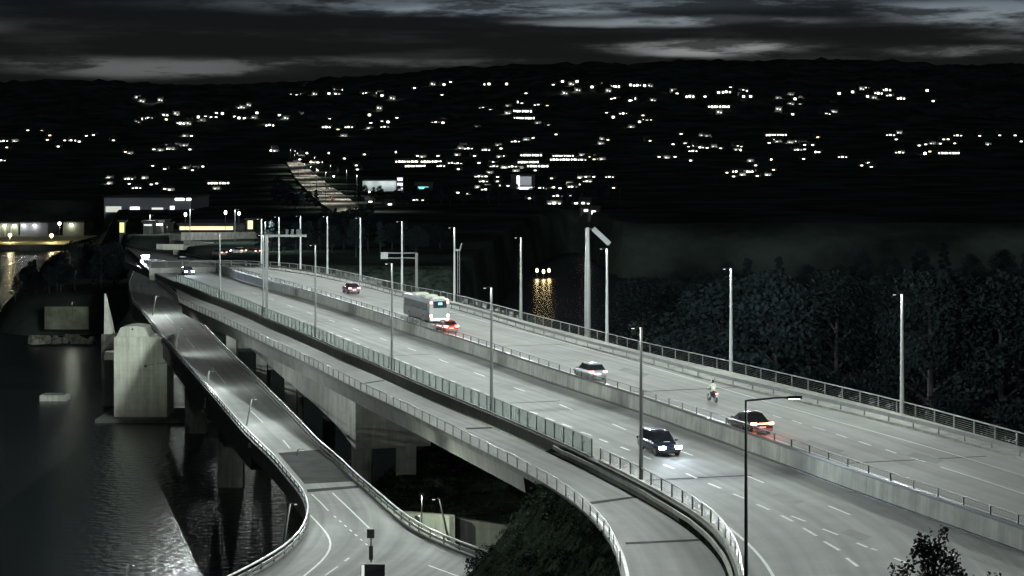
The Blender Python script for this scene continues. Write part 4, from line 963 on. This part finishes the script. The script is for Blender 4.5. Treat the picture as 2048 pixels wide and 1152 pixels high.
# ------------------------------------------------------------------ town on the hillside
def hit(x, y):
    Y = 820.0
    while Y < 4200:
        p = Q(x, y, Y)
        if p.z <= terr(p.x, p.y): return p
        Y += 6
    return Q(x, y, 3600)
def house_proto(name, w, d, h, wins, m=win_w, flat=False):
    root = empty(name); bm = bmesh.new(); box(bm, (0, d / 2, h / 2 - 2), (w, d, h + 4)); link('walls', bm, wallh, root)
    bm = bmesh.new()
    if flat: box(bm, (0, d / 2, h + .25), (w + .6, d + .6, .45))
    else:
        a = [bm.verts.new(v) for v in ((-w / 2 - .5, -.5, h), (w / 2 + .5, -.5, h), (w / 2 + .5, d + .5, h), (-w / 2 - .5, d + .5, h), (-w / 2 - .5, d / 2, h + d * .35), (w / 2 + .5, d / 2, h + d * .35))]
        for f in ((0, 1, 5, 4), (2, 3, 4, 5), (0, 4, 3), (1, 2, 5), (3, 2, 1, 0)): bm.faces.new([a[i] for i in f])
    link('roof', bm, roofh, root)
    for (x, z, ww, hh) in wins:
        bm = bmesh.new(); box(bm, (x, -.06, z), (ww, .12, hh)); link('window', bm, m, root)
    return root
PR = {'s': house_proto('hillside_house', 9, 8, 5.5, [(0, 3, 3.2, 2.6)]),
      'S': house_proto('hillside_house', 9, 8, 6, [(-1.5, 3.2, 2.2, 2.0), (1.9, 2.4, 1.8, 1.8)], win_d),
      'y': house_proto('hillside_house', 9, 8, 5.5, [(0, 3, 3.2, 2.8)], win_y),
      'w': house_proto('hillside_house', 14, 9, 6, [(-4.6, 2.6, 2.4, 2.3), (-.4, 3.3, 2.8, 2.6), (4.4, 2.8, 2.0, 2.0)]),
      'W': house_proto('apartment_block', 30, 11, 8, [(-12.6 + i * 3.6 + (i % 3) * .4, 4, 1.6 + (i * 7 % 4) * .35, 2.0 + (i * 5 % 3) * .3) for i in range(8)], win_w, True)}
def lamp_proto(m, rr=.8):
    root = empty('hillside_lamp'); bm = bmesh.new(); tube(bm, [(0, 0, -8), (0, 0, -.3)], .12, 6); link('pole', bm, dark, root)
    bm = bmesh.new(); bmesh.ops.create_uvsphere(bm, u_segments=10, v_segments=6, radius=rr); link('lamp_globe', bm, m, root); return root
PR['l'] = lamp_proto(lampE); PR['L'] = lamp_proto(lampY, .9); PR['B'] = lamp_proto(lampB, 1.2)
usedp = set()
TXT = {'s': 'small white-lit house', 'S': 'small dim-lit house', 'y': 'small yellow-lit house', 'w': 'broad three-window house', 'W': 'lit apartment block', 'l': 'white street lamp', 'L': 'amber street lamp', 'B': 'brilliant bluish lamp'}
CATN = {'s': 'house', 'S': 'house', 'y': 'house', 'w': 'house', 'W': 'apartment block', 'l': 'street lamp', 'L': 'street lamp', 'B': 'street lamp'}
LT = '''s 581 190;s 594 191;w 603 190;S 630 188;s 658 187;w 672 189;s 683 180;s 726 184;W 745 189;s 764 191;s 829 177;s 901 165;s 888 169;s 884 191;w 976 168;s 1014 163
s 484 213;s 433 227;s 445 227;s 397 234;s 411 234;w 423 236;s 470 234;s 478 236;s 489 237;s 514 226;s 559 231;w 500 247;w 540 251;S 598 228;S 284 202;S 321 200;s 283 238;w 297 237;w 328 231;S 353 227;w 361 247;S 378 247;w 329 259;s 383 273;S 372 273;S 227 279;s 187 271;s 173 273;s 159 284;s 152 282;w 143 282;s 130 282;s 117 294;y 94 262;y 84 263;y 100 272;y 95 281;s 56 262;w 8 283;y 14 296;w 3 322;S 31 283;s 308 300;S 325 299;S 336 299;S 344 299;s 380 300;S 261 308;s 306 333;s 406 334;s 330 339;S 372 337;s 225 364;w 258 359;s 259 369;w 274 377;s 314 368;s 303 370;s 330 379;W 437 368
l 542 303;s 597 308;l 614 308;s 600 320;L 622 326;s 659 239;w 653 255;w 708 237;w 698 255;s 739 230;s 742 247;s 764 244;s 776 244;w 770 255;s 794 237;w 872 246;s 886 246;w 967 217;s 981 221;S 956 255;s 1037 204;s 1044 208;s 1052 188;w 1077 211;W 1042 224;W 1048 238;s 1097 252;s 1112 270;w 1031 284;s 1066 277;w 937 298;w 972 301;s 1002 298;s 949 313;s 1006 313;s 876 313;s 835 313;l 792 306;s 729 310;l 658 308;s 689 318;s 713 332;s 715 340;s 636 326;y 635 342;l 668 355;l 739 387;s 741 405;s 780 410;w 837 401;s 936 389
W 812 325;W 838 325;W 862 325;w 905 327;W 830 334;w 882 333;w 916 328;s 920 336;s 958 327;w 987 326;w 988 334;w 1025 334;W 1056 326;W 1075 334;W 1062 312;W 1126 314;W 1120 321;W 1140 321;w 1164 321;y 1180 315;y 1188 320;s 1199 316
w 1172 356;w 1174 364;s 1080 377;s 1089 377;w 1108 376;s 1120 376;w 1145 375;s 1158 370;w 958 354;s 972 354;w 967 364;s 995 364;s 1001 372;s 1016 373;w 972 380;w 1219 355;y 1227 377;s 1103 358;s 1059 398;w 1116 393;s 1142 393;s 1172 394;s 1181 401;w 1109 408;s 1152 408;w 1167 408;s 1172 422;s 1187 425
w 1139 163;s 1125 163;s 1154 163;S 1156 180;s 1184 174;W 1219 175;s 1261 170;w 1275 171;S 1300 172;w 1230 198;s 1262 202;s 1269 197;s 1213 227;w 1247 228;w 1287 241;s 1304 240;s 1279 244;S 1206 279;S 1296 281;s 1318 315;s 1350 315;s 1354 188;w 1380 193;s 1410 194;s 1437 185;w 1453 184;s 1461 176;w 1487 182;s 1487 193;s 1501 193;W 1437 215;s 1456 215
s 1590 198;s 1563 206;S 1557 197;s 1600 210;s 1585 229;w 1653 229;s 1668 209;S 1669 224;s 1678 187;s 1705 184;w 1731 177;s 1735 193;w 1757 187;w 1773 180;w 1781 192;w 1802 197;s 1854 181;s 1866 203;W 1552 272;w 1555 280;s 1571 271;s 1538 287;s 1593 284;s 1609 291;w 1596 301;s 1609 300;s 1625 291;l 1630 306;s 1607 319;L 1542 321;w 1476 294;l 1481 302;s 1511 332;W 1485 345;s 1467 354;s 1514 353;s 1441 298;s 1370 288;s 1377 295;w 1386 303;w 1400 296;s 1414 297;s 1381 322;S 1405 272;s 1362 269;w 1685 315;w 1737 327;s 1723 332;s 1742 335;w 1781 271;s 1792 280;w 1799 306;s 1838 292;s 1851 290;B 1849 309;s 1887 280;s 1900 277;w 1915 272;s 1909 288;W 1897 308;s 1959 273;S 1977 290;s 1999 272;s 2030 272;s 2042 284'''
hl = bpy.data.lights.new('facade_fill_light', 'POINT'); hl.energy = 1000; hl.color = (1, .98, .88); hl.shadow_soft_size = .3  # fill light added in front of houses to brighten their facades
items = []
for ln in LT.split('\n'):
    for it in ln.split(';'):
        k, x, y = it.split(); items.append((k, float(x), float(y)))
rex = random.Random(5); base_items = list(items)
for k_ in range(170):
    b_ = rex.choice(base_items)
    if 150 < b_[1] < 1950 and b_[2] < 395: items.append((rex.choice('SSSsy'), b_[1] + rex.gauss(0, 16), max(168, b_[2] + rex.gauss(0, 7))))
items = [it for it in items if not (565 < it[1] < 735 and it[2] > 330 and it[0] in 'Ss' and it not in base_items)]
ROWN = ((0, 200, 'on the top slope'), (200, 262, 'on the upper slope'), (262, 322, 'halfway up'), (322, 360, 'on the lower slope'), (360, 440, 'at the foot'))
AREA = ((-50, 260, 'at far left'), (260, 520, 'above the lower bridge'), (520, 800, 'above the highway bend'), (800, 1000, 'left of the town centre'), (1000, 1240, 'in the town centre'), (1240, 1520, 'right of the centre'), (1520, 1760, 'at right'), (1760, 2100, 'at far right'))
OW = ['leftmost', 'second', 'third', 'fourth', 'fifth', 'sixth', 'seventh', 'eighth', 'ninth', 'tenth', 'eleventh', 'twelfth', 'thirteenth', 'fourteenth', 'fifteenth']
from collections import defaultdict
cells = defaultdict(list)
for it in items:
    rn_ = next(r[2] for r in ROWN if r[0] <= it[2] < r[1]); ar = next(a[2] for a in AREA if a[0] <= it[1] < a[1]); cells[(it[0], rn_, ar)].append(it)
for (k, rn_, ar), lst in cells.items():
    lst.sort(key=lambda t: (t[1], t[2]))
    for i, (kk, x, y) in enumerate(lst):
        p = hit(x, y)
        if k not in usedp: o = PR[k]; usedp.add(k)
        else: o = copy_tree(PR[k])
        s = max(.55, min(1.25, p.y / 2500))
        if k in 'lLB': s = max(.5, p.y / 1900); o.location = p + Vector((0, -2, 1.0)); o.scale = (s, s, s)
        else: o.location = p + Vector((0, -1, -3.0 * s)); o.scale = (s, s, s); o.rotation_euler = (0, 0, rnd.uniform(-.35, .35))
        if k == 'S' or (k == 'w' and i % 2):
            ho = bpy.data.objects.new('facade_fill_light', hl); COL.objects.link(ho); ho.parent = o; ho.location = (rex.uniform(-4, 4), -3.5, 3.5)
        lab = TXT[k] if len(lst) == 1 else ordn(i + 1) + ' ' + TXT[k] + ' from the left,'
        tag(o, lab + ' ' + rn_ + ' ' + ar, CATN[k], {'house': 'lit houses on the hillside', 'apartment block': 'lit apartment blocks on the hillside', 'street lamp': 'street lamps on the hillside'}[CATN[k]])

# distant highway bend climbing the hill
bm = bmesh.new()
def hits(pl):
    r = []
    for (x0, y0), (x1, y1) in zip(pl, pl[1:]):
        for k in range(4): r.append(hit(x0 + (x1 - x0) * k / 4, y0 + (y1 - y0) * k / 4) + Vector((0, 0, 1.8)))
    return r
A = hits(((572, 326), (582, 345), (592, 362), (612, 385), (632, 405), (655, 425), (676, 436)))
B = hits(((606, 330), (628, 350), (648, 366), (668, 382), (692, 398), (712, 415), (722, 430)))
hr = mat('distant_road', (.24, .235, .2), .8, var=.45, scale=.02)
ribbon(bm, A, B, 20); tag(link('distant_highway_road', bm, hr), kind='structure')
sld = bpy.data.lights.new('street_light', 'SPOT'); sld.energy = 30000; sld.color = (1, .95, .86); sld.spot_size = R(155); sld.spot_blend = 1.0; sld.shadow_soft_size = .3
LAs = resample(A, 15); LBs = resample(B, 15)
for i in range(15):
    a = LAs[i].lerp(LBs[i], .12 if i % 2 else .88); o = empty('highway_lamp', a, 0, ordn(i + 1) + ' lamp post from the top along the distant highway bend', 'street lamp', 'lamp posts of the distant highway bend')
    if i == 0:
        bm = bmesh.new(); tube(bm, [(0, 0, 0), (0, 0, 15)], .09, 6); pl0 = link('pole', bm, dark, o)
        bm = bmesh.new(); box(bm, (0, 0, 15.1), (.6, .4, .18), taper=.8); hd0 = link('lamp_head', bm, lensoff, o)
    else: inst(pl0, o); inst(hd0, o)
    lo = bpy.data.objects.new('street_light', sld); COL.objects.link(lo); lo.parent = o; lo.location = (0, 0, 14.8)
for i, (x, y, c) in enumerate(((628, 373, wht), (662, 401, gry), (666, 408, red), (612, 352, gry), (645, 392, wht), (655, 383, red), (602, 343, wht))):
    p = hit(x, y) + Vector((0, 0, .85))
    make_car('distant_car', ('pale', 'grey', 'red', 'dark', 'white', 'dull red', 'tiny white')[i] + ' car on the distant highway bend, ' + ('below its middle', 'near its lower end', 'lowest of all', 'near its upper end', 'left of the grey one', 'at its middle right', 'highest of all')[i], p, rnd.uniform(-.3, .3), c, 'hatch', head=headE, beam=0, group='cars on the distant highway bend')
# lit shop hall in the town centre, teal sign, white lit sign stack
def hall(name, x0, y0, x1, y1, Y, label, m, cat='building', depth=25, ledge=None):
    a = Q(x0, y0, Y); b = Q(x1, y1, Y); root = empty(name, ((a.x + b.x) / 2, Y, b.z), 0, label, cat)
    w = b.x - a.x; h = a.z - b.z
    bm = bmesh.new(); box(bm, (0, depth / 2, h / 2 - 4), (w, depth, h + 8)); link('walls', bm, m, root)
    bm = bmesh.new(); box(bm, (0, depth / 2, h + .3), (w + 1, depth + 1, .55)); link('roof', bm, roofh, root)
    return root, w, h
r_, w, h = hall('shop_hall', 1022, 350, 1070, 380, 1290, 'broad shop hall with a white floodlit front in the town centre', wallh)
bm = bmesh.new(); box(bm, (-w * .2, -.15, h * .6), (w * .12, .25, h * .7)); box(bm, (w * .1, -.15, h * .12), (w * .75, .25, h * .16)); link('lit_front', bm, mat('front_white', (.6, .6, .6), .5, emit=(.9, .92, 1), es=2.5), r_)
bm = bmesh.new(); box(bm, (w * .1, -.1, h * .6), (w * .5, .15, h * .6)); link('window_wall', bm, mat('front_dim', (.4, .4, .4), .5, emit=(.8, .85, 1), es=.22), r_)
r_, w, h = hall('teal_sign_hall', 828, 366, 862, 386, 1250, 'dark box building with a glowing teal sign right of the highway bend', wallh)
bm = bmesh.new(); box(bm, (.4, -.15, h * .52), (w * .62, .25, h * .22)); link('sign_strip', bm, tealE, r_)
r_, w, h = hall('sign_tower', 794, 355, 806, 384, 1240, 'short tower with three stacked white light boxes left of the teal sign', wallh, 'tower', 6)
for k in (.2, .52, .88):
    bm = bmesh.new(); box(bm, (0, -.15, h * k), (w * .85, .25, h * .2)); link('light_box', bm, mat('box_white', (.6, .6, .6), .5, emit=(.86, .86, 1), es=2.2), r_)
r_, w, h = hall('lit_warehouse', 725, 362, 792, 384, 1230, 'low pale warehouse front lit by lamps beside the white sign tower', mat('wall_pale_lit', (.25, .27, .26), .8), depth=30)
for k in (-.3, .1, .4): point_light('wall_light', (w * k, -4, h * .8), 1500, (.9, 1, 1), r_, .3)
# buildings near the far bridge head
r_, w, h = hall('long_store', 357, 450, 490, 464, 625, 'long low store with a glowing amber window strip beyond the overpass', wallh, depth=40)
bm = bmesh.new(); box(bm, (-w * .08, -.15, h * .55), (w * .8, .2, h * .5)); link('window_strip', bm, amberE, r_)
r_, w, h = hall('yellow_sign_tower', 492, 440, 508, 464, 622, 'squat tower block glowing yellow, right end of the amber store', wallh, 'tower', 8)
bm = bmesh.new(); box(bm, (.1, -.15, h * .6), (w * .6, .2, h * .7)); link('lit_sign', bm, mat('tower_amber', (.6, .5, .3), .5, emit=(1, .80, .38), es=1.6), r_)
r_, w, h = hall('green_sign_pillar', 239, 444, 249, 466, 600, 'yellow-green glowing sign pillar above the far end of the lower bridge', wallh, 'sign pillar', 2)
bm = bmesh.new(); box(bm, (0, -.15, h * .5), (w * .9, .2, h * .9)); link('lit_panel', bm, yellE, r_)
r_, w, h = hall('shopping_centre', 208, 396, 382, 428, 850, 'wide shopping centre with white lit signs on its roof line beyond the bridges', mat('centre_wall', (.10, .11, .13), .9), depth=50)
for (x0, x1, y0, y1, m_) in ((.02, .20, .12, .48, mat('centre_lit', (.5, .5, .5), .5, emit=(.9, 1, .8), es=.55)), (.30, .41, .1, .45, mat('centre_white', (.6, .6, .6), .5, emit=(.9, .95, 1), es=1.8)), (.55, .68, .25, .4, win_d), (.76, .81, .1, .5, mat('centre_white', ())), (.82, .92, .86, .98, lampE), (.95, .999, .86, .98, lampE)):
    bm = bmesh.new(); box(bm, ((x0 + x1) / 2 * w - w / 2, -.2, (y0 + y1) / 2 * h), ((x1 - x0) * w, .3, (y1 - y0) * h)); link('lit_sign', bm, m_, r_)
for i, (x, y, ww, m_) in enumerate(((296, 458, 10, win_d), (318, 457, 9, win_w), (330, 462, 6, win_d), (303, 470, 12, win_w), (345, 477, 14, win_d))):
    r_, w, h = hall('shed', x - ww, y - 13, x + ww, y - 3, 600 + i * 6, ('first', 'second', 'third', 'fourth', 'fifth')[i] + ' low shed from the left with a lit strip, beyond the dazzling headlights', wallh, 'shed', 10)
    bm = bmesh.new(); box(bm, (0, -.1, h * .5), (w * .8, .15, h * .3)); link('window', bm, m_, r_)
# overpass
def flyover(x0, y0, x1, y1, Y, th, label, m):
    a = Q(x0, y0, Y); b = Q(x1, y1, Y + 20); root = empty('overpass', (a.x, Y, -4), 0, label, 'overpass')
    bm = bmesh.new(); pts = [a.lerp(b, k / 10) for k in range(11)]; sweep(bm, pts, [(-4, 0), (4, 0), (4, -th), (-4, -th)]); under(link('deck', bm, m, root), root)
    bm = bmesh.new(); sweep(bm, pts, [(4.01, .9), (4.2, .9), (4.2, -.3), (4.01, -.3)]); under(link('parapet', bm, conc, root), root)
    for k in (2, 5, 8):
        bm = bmesh.new(); box(bm, (pts[k].x, pts[k].y, (pts[k].z - th - 8) / 2), (1.2, 3, pts[k].z - th + 8)); under(link('pillar', bm, conc, root), root)
flyover(350, 470, 560, 468, 560, 3.2, 'broad concrete overpass crossing beyond the far end of the highway bridge', conc)
flyover(340, 488, 400, 490, 520, 1.6, 'short yellowish concrete overpass below the broad one at the far bridge end', concl)
for x, y, Y in ((380, 440, 540), (470, 440, 545), (300, 445, 600), (530, 470, 500)):
    p = Q(x, y + 42, Y); lamp_post('far_lamp', p, 9, 'distant lamp post by the overpass, ' + {380: 'left of its middle', 470: 'near its right part', 300: 'above the dazzling headlights', 530: 'behind the portal gantry'}[x], 'distant lamp posts by the overpass', power=LAMP_W * .7, rad=.12)
for i, (x, y) in enumerate(((451, 425), (478, 427), (371, 429), (440, 460), (455, 455), (472, 452))):
    if i > 2: continue
    p = Q(x, y, 620); o = copy_tree(PR['l']); o.location = p; o.scale = (.55, .55, .8); o.rotation_euler = (0, 0, 0); tag(o, ('right', 'rightmost', 'left')[i] + ' bright globe lamp standing above the amber store', 'street lamp', 'globe lamps above the amber store'); o.name = 'globe_lamp'
for i, (x, y, c) in enumerate(((364, 528, wht), (477, 507, wht), (505, 508, gry), (438, 511, gry))):
    z = 0 if i == 0 else -1.0; p = P(x, y, z) if i == 0 else Q(x, y, 470)
    if i: p.z = max(p.z, terr(p.x, p.y))
    make_car('distant_car', ('white car just behind the star-bright oncoming car', 'white parked car below the overpass', 'grey parked car right of the white one below the overpass', 'grey car left of the white one below the overpass')[i], p, .8 if i else heading(MB, 430), c, 'hatch', head=headE if i == 1 else glass, group='cars at the far end of the bridge')

# far shore at left: quay with lit halls and yellow road
bm = bmesh.new(); a = Q(-60, 498, 835); b2 = Q(128, 492, 835)
ribbon(bm, [Vector((a.x, 835, -18.5)), Vector((b2.x, 835, -18.5))], [Vector((a.x, 905, -17.5)), Vector((b2.x, 905, -17.5))], 12); tag(link('quay_road', bm, mat('quay', (.30, .28, .16), .8, var=.25, scale=.1)), kind='structure')
bm = bmesh.new(); box(bm, ((a.x + b2.x) / 2, 834.4, -20.6), (b2.x - a.x, 1, 4)); tag(link('quay_wall', bm, concd), 'low dark quay wall at the water edge on the far left', 'quay wall')
for i, (x0, x1, y0, y1, col) in enumerate(((-30, 36, 447, 476, (.22, .22, .16)), (40, 95, 446, 477, (.20, .20, .24)), (126, 168, 445, 476, (.22, .23, .18)))):
    r_, w, h = hall('quayside_hall', x0, y0, x1, y1, 915, ('leftmost quayside hall with tall lit pillars', 'middle bluish quayside hall under two wall lamps', 'right quayside hall with one arch-shaped pool of lamp light')[i], mat('hall_%d' % i, col, .85), 'hall', 20)
    for k in ((-.3, .1, .4) if i == 0 else (-.35, .05) if i == 1 else (-.1,)):
        bm = bmesh.new(); box(bm, (w * k, -.5, h * .86), (1.6, .5, .5)); link('wall_lamp', bm, lampE, r_)
        point_light('wall_light', (w * k, -1.6, h * .8), 450, (.95, 1, .85), r_, .2)
    if i == 0:
        for k in range(5):
            bm = bmesh.new(); box(bm, (w * (-.42 + .18 * k), -.25, h * .45), (.9, .3, h * .8)); link('pillar', bm, concl, r_)
for i, (x, y) in enumerate(((20, 470), (103, 471), (119, 447))):
    p = Q(x, y, 850); o = copy_tree(PR['L' if i < 2 else 'l']); o.name = 'quay_lamp'; o.location = p; o.scale = (.9, .9, .9); o.rotation_euler = (0, 0, 0)
    tag(o, ('leftmost amber lamp on the quay road', 'amber lamp over the right part of the quay road', 'white ball lamp between the quayside halls')[i], 'street lamp', 'lamps along the quay'); point_light('lamp_light', p + Vector((0, 0, -1.5)), 4500, (1, .82, .40), None, .3)
for i, (x, y, Y, k) in enumerate(((1074, 541, 652, 'L'), (1087, 543, 650, 'L'), (1098, 541, 654, 'L'), (1575, 452, 720, 'l'), (1622, 461, 716, 'l'), (1684, 477, 700, 'l'))):
    p = Q(x, y, Y); o = copy_tree(PR[k]); o.name = 'shore_lamp'; o.location = p; o.scale = (.55, .55, .8); o.rotation_euler = (0, 0, 0)
    tag(o, ('left amber lamp at the far waterline beyond the railing', 'middle amber lamp at the far waterline beyond the railing', 'right amber lamp at the far waterline beyond the railing', 'small white lamp above the dark wood, left of three', 'brighter white lamp above the dark wood, middle of three', 'white lamp on a lit pole above the dark wood, right of three')[i], 'street lamp', 'lamps on the far shore')
    point_light('lamp_light', p + Vector((0, -2, -.6)), 160 if k == 'L' else (900 if i == 5 else 300), (1, .8, .4) if k == 'L' else (.95, 1, 1), None, .5)
# retaining wall and boat-house on the headland shore
a = Q(88, 614, 440); b2 = Q(176, 612, 440); bm = bmesh.new(); box(bm, ((a.x + b2.x) / 2, 441, (a.z - 19) / 2), (b2.x - a.x, 1, a.z + 19)); bmesh.ops.bevel(bm, geom=bm.edges, offset=.08, segments=1)
tag(link('shore_wall', bm, mat('shore_wall', (.12, .13, .10), .9, var=.4, scale=.3, bump=.3)), 'dim greenish retaining wall on the headland shore left of the big pier', 'wall')
bm = bmesh.new()
for k in range(70):
    x = rnd.uniform(60, 190); p = Q(x, 668 + rnd.uniform(-7, 7), 428 + rnd.uniform(-6, 6)); s = rnd.uniform(.4, 1.3)
    vs = box(bm, (p.x, p.y, -20.6 + s * .5), (s * 1.4, s, s), rnd.uniform(0, 3), taper=.6)
tag(link('shore_rocks', bm, mat('rock', (.14, .15, .12), .9, var=.5, scale=.4)), 'tumbled pale rocks along the waterline below the shore wall', 'rocks', kind='stuff')
bm = bmesh.new(); p = Q(110, 793, 330); box(bm, (p.x, 330, -20.6), (4.6, 3, 1.1)); bmesh.ops.bevel(bm, geom=bm.edges, offset=.1, segments=1); r0 = link('hull', bm, concl)
ft = empty('mooring_float', (p.x, 330, -21), 0, 'small pale mooring float lying on the dark water at far left', 'float'); r0.parent = ft; under(r0, ft)
bm = bmesh.new(); box(bm, (p.x, 330, -19.95), (3.8, 2.2, .15)); under(link('deck_board', bm, concd, ft), ft)
# floodlight washing the big pier (a fixture bracketed under the lower bridge)
fl = empty('floodlight', P(330, 900, -21), 0, 'small floodlight on a pile in the water aimed at the big pier', 'floodlight')
fl.location = (-54.2, 281, -9.6)
fl['label'] = 'small dark floodlight on the side of the lower bridge, aimed at the big pier'
bm = bmesh.new(); tube(bm, [(4.2, 0, .9), (3.0, 0, .5), (0, 0, .1)], .06, 6); link('bracket', bm, dark, fl)
bm = bmesh.new(); box(bm, (0, 0, 0), (.35, .25, .28)); bmesh.ops.bevel(bm, geom=bm.edges, offset=.03, segments=1); link('lamp_housing', bm, lensoff, fl)
rot = (Vector((-61.0, 305, -9.5)) - Vector(fl.location)).to_track_quat('-Z', 'Y').to_euler()
point_light('flood_beam', Vector((-.1, .3, 0)), 3800, (.9, 1, .82), fl, .2, spot=62, rot=rot, blend=1.0)
# lamp lighting the headland wall, and one added to brighten the underpass wall
def wall_lamp(loc, power, label, tgt=None):
    root = empty('wall_lamp', loc, 0, label, 'wall lamp'); bm = bmesh.new(); box(bm, (0, 0, 0), (.35, .3, .2)); bmesh.ops.bevel(bm, geom=bm.edges, offset=.03, segments=1); link('housing', bm, lensoff, root)
    bm = bmesh.new(); tube(bm, [(0, 0, -3.5), (0, 0, -.1)], .05, 6); link('stem', bm, dark, root)
    point_light('lamp_light', (0, 0, -.3), power, (.9, 1, .8), root, .1)
wall_lamp((-100, 432, -12), 900, 'small lamp on a stem lighting the headland shore wall')
wall_lamp((-7.6, 160.0, -6.8), 8000, 'small added lamp on a stem brightening the pale underpass wall')
